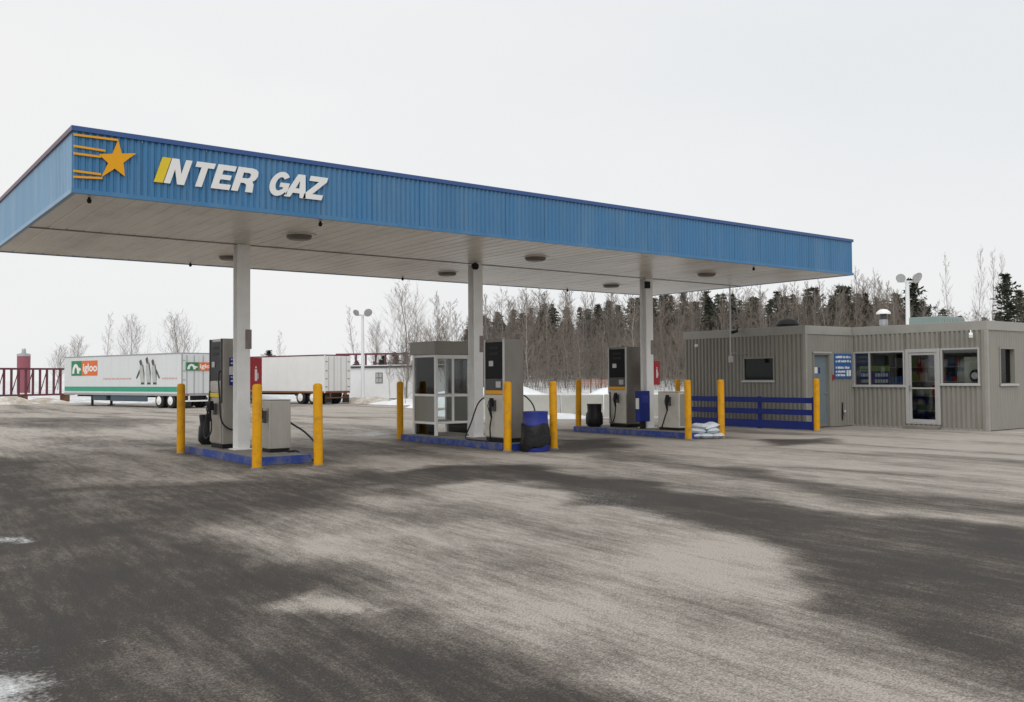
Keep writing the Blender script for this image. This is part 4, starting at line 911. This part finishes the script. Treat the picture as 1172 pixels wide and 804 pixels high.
def conifer(seed, h, wid, m, pine=False):
    r = random.Random(seed); tr = MB(); cr = MB(); tr.tube([(0,0,0),(r.uniform(-.1,.1),r.uniform(-.1,.1),h*.5),(0,0,h)], [h*.013,h*.008,.01], 6)
    nw = int(h*2.4); low = .12 if not pine else .3
    for k in range(nw):
        t_ = low+(1-low)*k/nw; z = h*t_; reach = wid*((1-t_)**.8*(1 if not pine else r.uniform(.5,1.2))+.06)
        for q in range(6 if not pine else 5):
            az = q*1.05+k*.7+r.uniform(-.4,.4); L_ = reach*r.uniform(.6,1.1); dz = -.22 if not pine else .12
            n = max(3, int(L_/.22)); tr.tube([(0,0,z),(math.cos(az)*L_*.9, math.sin(az)*L_*.9, z+dz*L_)], [.02,.008], 3, False)
            for i in range(n):
                f_ = (i+.7)/n; px_, py_, pz_ = math.cos(az)*L_*f_, math.sin(az)*L_*f_, z+dz*L_*f_
                for _ in range(3):
                    s = r.uniform(.13,.30); ca = Vector((r.gauss(0,1), r.gauss(0,1), r.gauss(0,.6))).normalized()*s; cb = Vector((r.gauss(0,1), r.gauss(0,1), r.gauss(0,.6))).normalized()*s*.45
                    p = Vector((px_+r.uniform(-.15,.15), py_+r.uniform(-.15,.15), pz_+r.uniform(-.12,.12)))
                    cr.add([p-ca, p+cb, p+ca, p-cb], [(0,1,2,3)])
    a = bpy.data.meshes.new('trunk'); a.from_pydata(tr.v, [], tr.f); a.materials.append(M_BARK); c = bpy.data.meshes.new('crown'); c.from_pydata(cr.v, [], cr.f); c.materials.append(m)
    return a, c, h
BARE = [bare(1, 10, .20, 32, M_BIRCH, M_TWIG, .22, 1.1, .06, .8, 6), bare(2, 10, .26, 34, M_BARK, M_TWIG, .15, .9, .05, .8, 6), bare(3, 10, .24, 36, M_BARK, M_TWIG2, .12, 1.0, .055, .8, 6), bare(4, 10, .28, 36, M_BARK, M_TWIG, .1, .8, .05, .8, 6), bare(5, 10, .22, 32, M_BARK, M_TWIG2, .2, 1.2, .05, .8, 6), bare(6, 10, .17, 30, M_BIRCH, M_TWIG, .3, 1.5, .055, .8, 6)]
ROUND = [bare(11, 8, .46, 46, M_BARK, M_TWIG, .12, 1.9, .045, .5), bare(12, 8, .42, 40, M_BARK, M_TWIG, .15, 1.7, .045, .5)]
THIN = [bare(13, 10, .15, 26, M_BARK, M_TWIG, .3, 1.6, .035, .5), bare(14, 10, .2, 26, M_BARK, M_TWIG, .25, 1.3, .035, .5)]
CON = [conifer(21, 10, 2.6, M_PINE), conifer(22, 10, 2.2, M_PINE), conifer(23, 10, 2.9, M_PINE, True), conifer(24, 10, 2.2, M_PINE2), conifer(25, 10, 2.6, M_PINE2, True)]
def plant(name, proto, px, depth, ytop, lab, cat, group, seed, wide=1., dx=0.):
    x, y = at(px, depth); zg = float(gz(x, y)); h = zat(px, ytop, depth)-zg
    if h < 1: return
    s = h/proto[2]; o = thing(name, lab, cat, (x, y, zg-.05), random.Random(seed).uniform(0, 6.28), group); o.scale = (s*wide, s*wide, s); q_ = random.Random(seed+7); o.rotation_euler.x = q_.gauss(0, .03); o.rotation_euler.y = q_.gauss(0, .03)
    link('trunk', proto[0], None, o); link('crown', proto[1], None, o); return o
def prof(tab, x): return float(np.interp(x, [a for a, b in tab], [b for a, b in tab]))
CT = [(340,420),(430,412),(480,396),(520,382),(560,356),(600,350),(650,346),(700,344),(740,338),(800,334),(870,333),(930,330),(980,326),(1010,338),(1022,332),(1066,345),(1090,362),(1130,366),(1150,352),(1190,335)]
BT = [(430,400),(470,372),(500,362),(530,352),(560,338),(600,332),(650,328),(700,332),(760,334),(850,330),(960,322),(1000,318),(1030,332),(1080,345),(1130,350),(1190,345)]
r = random.Random(77)
G1, G2, G3 = 'bare trees of the wood', 'conifers of the wood', 'bare trees of the wood'
ZN = ((0,470,'above the white cabin'),(470,560,'behind the booth and middle column'),(560,640,'between the middle pump and the blue drum'),(640,735,'behind the far pump'),(735,800,'between the far column and the shop'),(800,925,'above the left part of the shop roof'),(925,1020,'near the right end of the canopy'),(1020,1080,'around the right floodlight pole'),(1080,1300,'behind the right end of the shop'))
def zone(px): return [z for a, b, z in ZN if a <= px < b][0]
LB = 'slender leafless tree among many in the wood behind the yard'; LC = 'dark conifer among many in the wood behind the yard'
for i in range(165):                               # conifers, the back of the wood
    px = 425+ (1190-425)*((i*0.61803) % 1); d = r.uniform(76, 120)
    if px < 540 and r.random() < .35: continue
    if 1066 < px < 1140 and r.random() < .5: continue
    brown = r.random() < (.6 if px < 720 else .25)
    plant('conifer_tree', CON[r.choice((3, 4)) if brown else r.choice((0, 1, 2))], px, d, prof(CT, px)+abs(r.gauss(0, 13))-3, ('brownish' if brown else 'dark green')+' conifer in the wood '+zone(px), 'tree', 'conifers of the wood '+zone(px), i, r.uniform(.9, 1.35))
for i in range(170):                               # bare trunks, the front of the wood
    px = 440+(1060-440)*((i*0.61803+.3) % 1); d = r.uniform(66, 92)
    if px < 560 and r.random() < .5: continue
    k_ = r.randrange(6); plant('bare_tree', BARE[k_], px, d, prof(BT, px)+abs(r.gauss(0, 16))-2, ('grey trunked' if k_ in (1, 2, 3, 4) else 'pale trunked')+' slender leafless tree in the wood '+zone(px), 'tree', 'bare trees of the wood '+zone(px), 500+i, r.uniform(.8, 1.4))
# single trees one can tell apart
ST = ((465,74,333,1.3,'tall bushy leafless tree standing alone above the booth roof',ROUND,0),(120,110,360,1.,'leaning leafless tree rising above the middle of the logo trailer, left of two',THIN,1),(150,108,366,1.2,'leafless tree above the penguin print on the logo trailer',ROUND,1),
      (205,112,364,1.35,'round crowned leafless tree above the rear of the logo trailer',ROUND,0),(85,130,388,1.5,'small leafless tree above the front of the logo trailer',ROUND,1),(66,140,398,1.5,'faint small leafless tree right of the red silo',ROUND,0),
      (321,130,380,1.1,'faint leafless tree above the plain white trailer',THIN,1),(407,125,352,1.2,'pale leafless tree left of the floodlight pole by the cabin',THIN,0),(432,128,372,1.3,'low pale leafless tree right of the floodlight pole by the cabin',ROUND,1),
      (500,80,338,1.1,'leafless tree just left of the middle column',BARE,2),(522,84,345,1.1,'leafless tree close behind the middle column',BARE,3),
      (1085,64,291,.75,'tall thin birch above the roof air conditioner',THIN,0),(1115,66,286,.75,'tallest thin birch above the shop roof corner',THIN,1),(1138,70,289,.8,'thin birch just left of the lone pine',THIN,0),(1148,72,294,.8,'thin birch touching the lone pine',THIN,1),(1170,68,300,.8,'thin birch at the right edge of the picture',THIN,0),
      (985,66,309,.9,'leafless tree just right of the canopy end',BARE,2),(1001,70,313,.8,'thin leafless tree between canopy and floodlight pole',BARE,1))
for i, (px, d, yt, w, lab, fam, k) in enumerate(ST): plant('bare_tree', fam[k], px, d, yt, lab, 'tree', None, 900+i, w)
plant('pine_tree', CON[2], 1157, 70, 311, 'layered dark pine at the right edge behind the shop', 'tree', None, 31, 1.15); plant('pine_tree', CON[2], 1046, 84, 317, 'big dark conifer behind the right floodlight pole', 'tree', None, 32, 1.3)
plant('pine_tree', CON[2], 306, 120, 400, 'dark pine tip above the plain white trailer', 'tree', None, 33, 1.8)
for i, (px, yt) in enumerate(((395,404),(408,408),(440,402),(452,398))): plant('conifer_tree', CON[(i*2) % 5], px, 125, yt+4, 'low dark conifer far behind the maroon truss', 'tree', 'far conifers behind the truss', 40+i, 1.8)
for i, (px, yt, k) in enumerate(((1072,348,1),(1084,356,3),(1096,352,4),(1108,358,0),(1122,354,2),(1134,358,3),(1168,348,1),(1180,345,2))):
    plant('bare_tree', BARE[k], px, 74+i*2, yt, 'low bushy leafless tree in the wood behind the right end of the shop', 'tree', 'low bushes behind the right end of the shop', 1200+i, 1.6)
for i, (px, yt) in enumerate(((1078,352),(1100,360),(1128,362),(1142,356),(1172,330))): plant('conifer_tree', CON[i % 5], px, 92+i, yt, 'dark green conifer in the wood behind the right end of the shop', 'tree', 'conifers of the wood behind the right end of the shop', 1300+i, 1.5)
# undergrowth: brown stems along the edge of the wood
ug = MB(); r = random.Random(3)
for i in range(9000):
    px = r.uniform(455, 1185); d = r.uniform(64, 112)
    if px < 560 and d < 80: continue
    x, y = at(px, d); z = float(gz(x, y)); h = r.uniform(.8, 4.6); lx, ly = r.uniform(-1.1,1.1), r.uniform(-1.1,1.1)
    ug.tube([(x,y,z-.1),(x+lx*.4,y+ly*.4,z+h*.5),(x+lx,y+ly,z+h)], [.013,.010,.006], 3, False)
    for _ in range(5):
        zz = r.uniform(.3,.9); a = r.uniform(0,6.28); p = Vector((x+lx*zz, y+ly*zz, z+h*zz)); ug.tube([p, p+Vector((math.cos(a)*.7, math.sin(a)*.7, r.uniform(-.1,.7)))], [.008,.005], 3, False)
o = ug.build('undergrowth', M_TWIG, None); o['kind'] = 'stuff'; tag(o, 'brown leafless brush filling the wood behind the yard', 'brush')
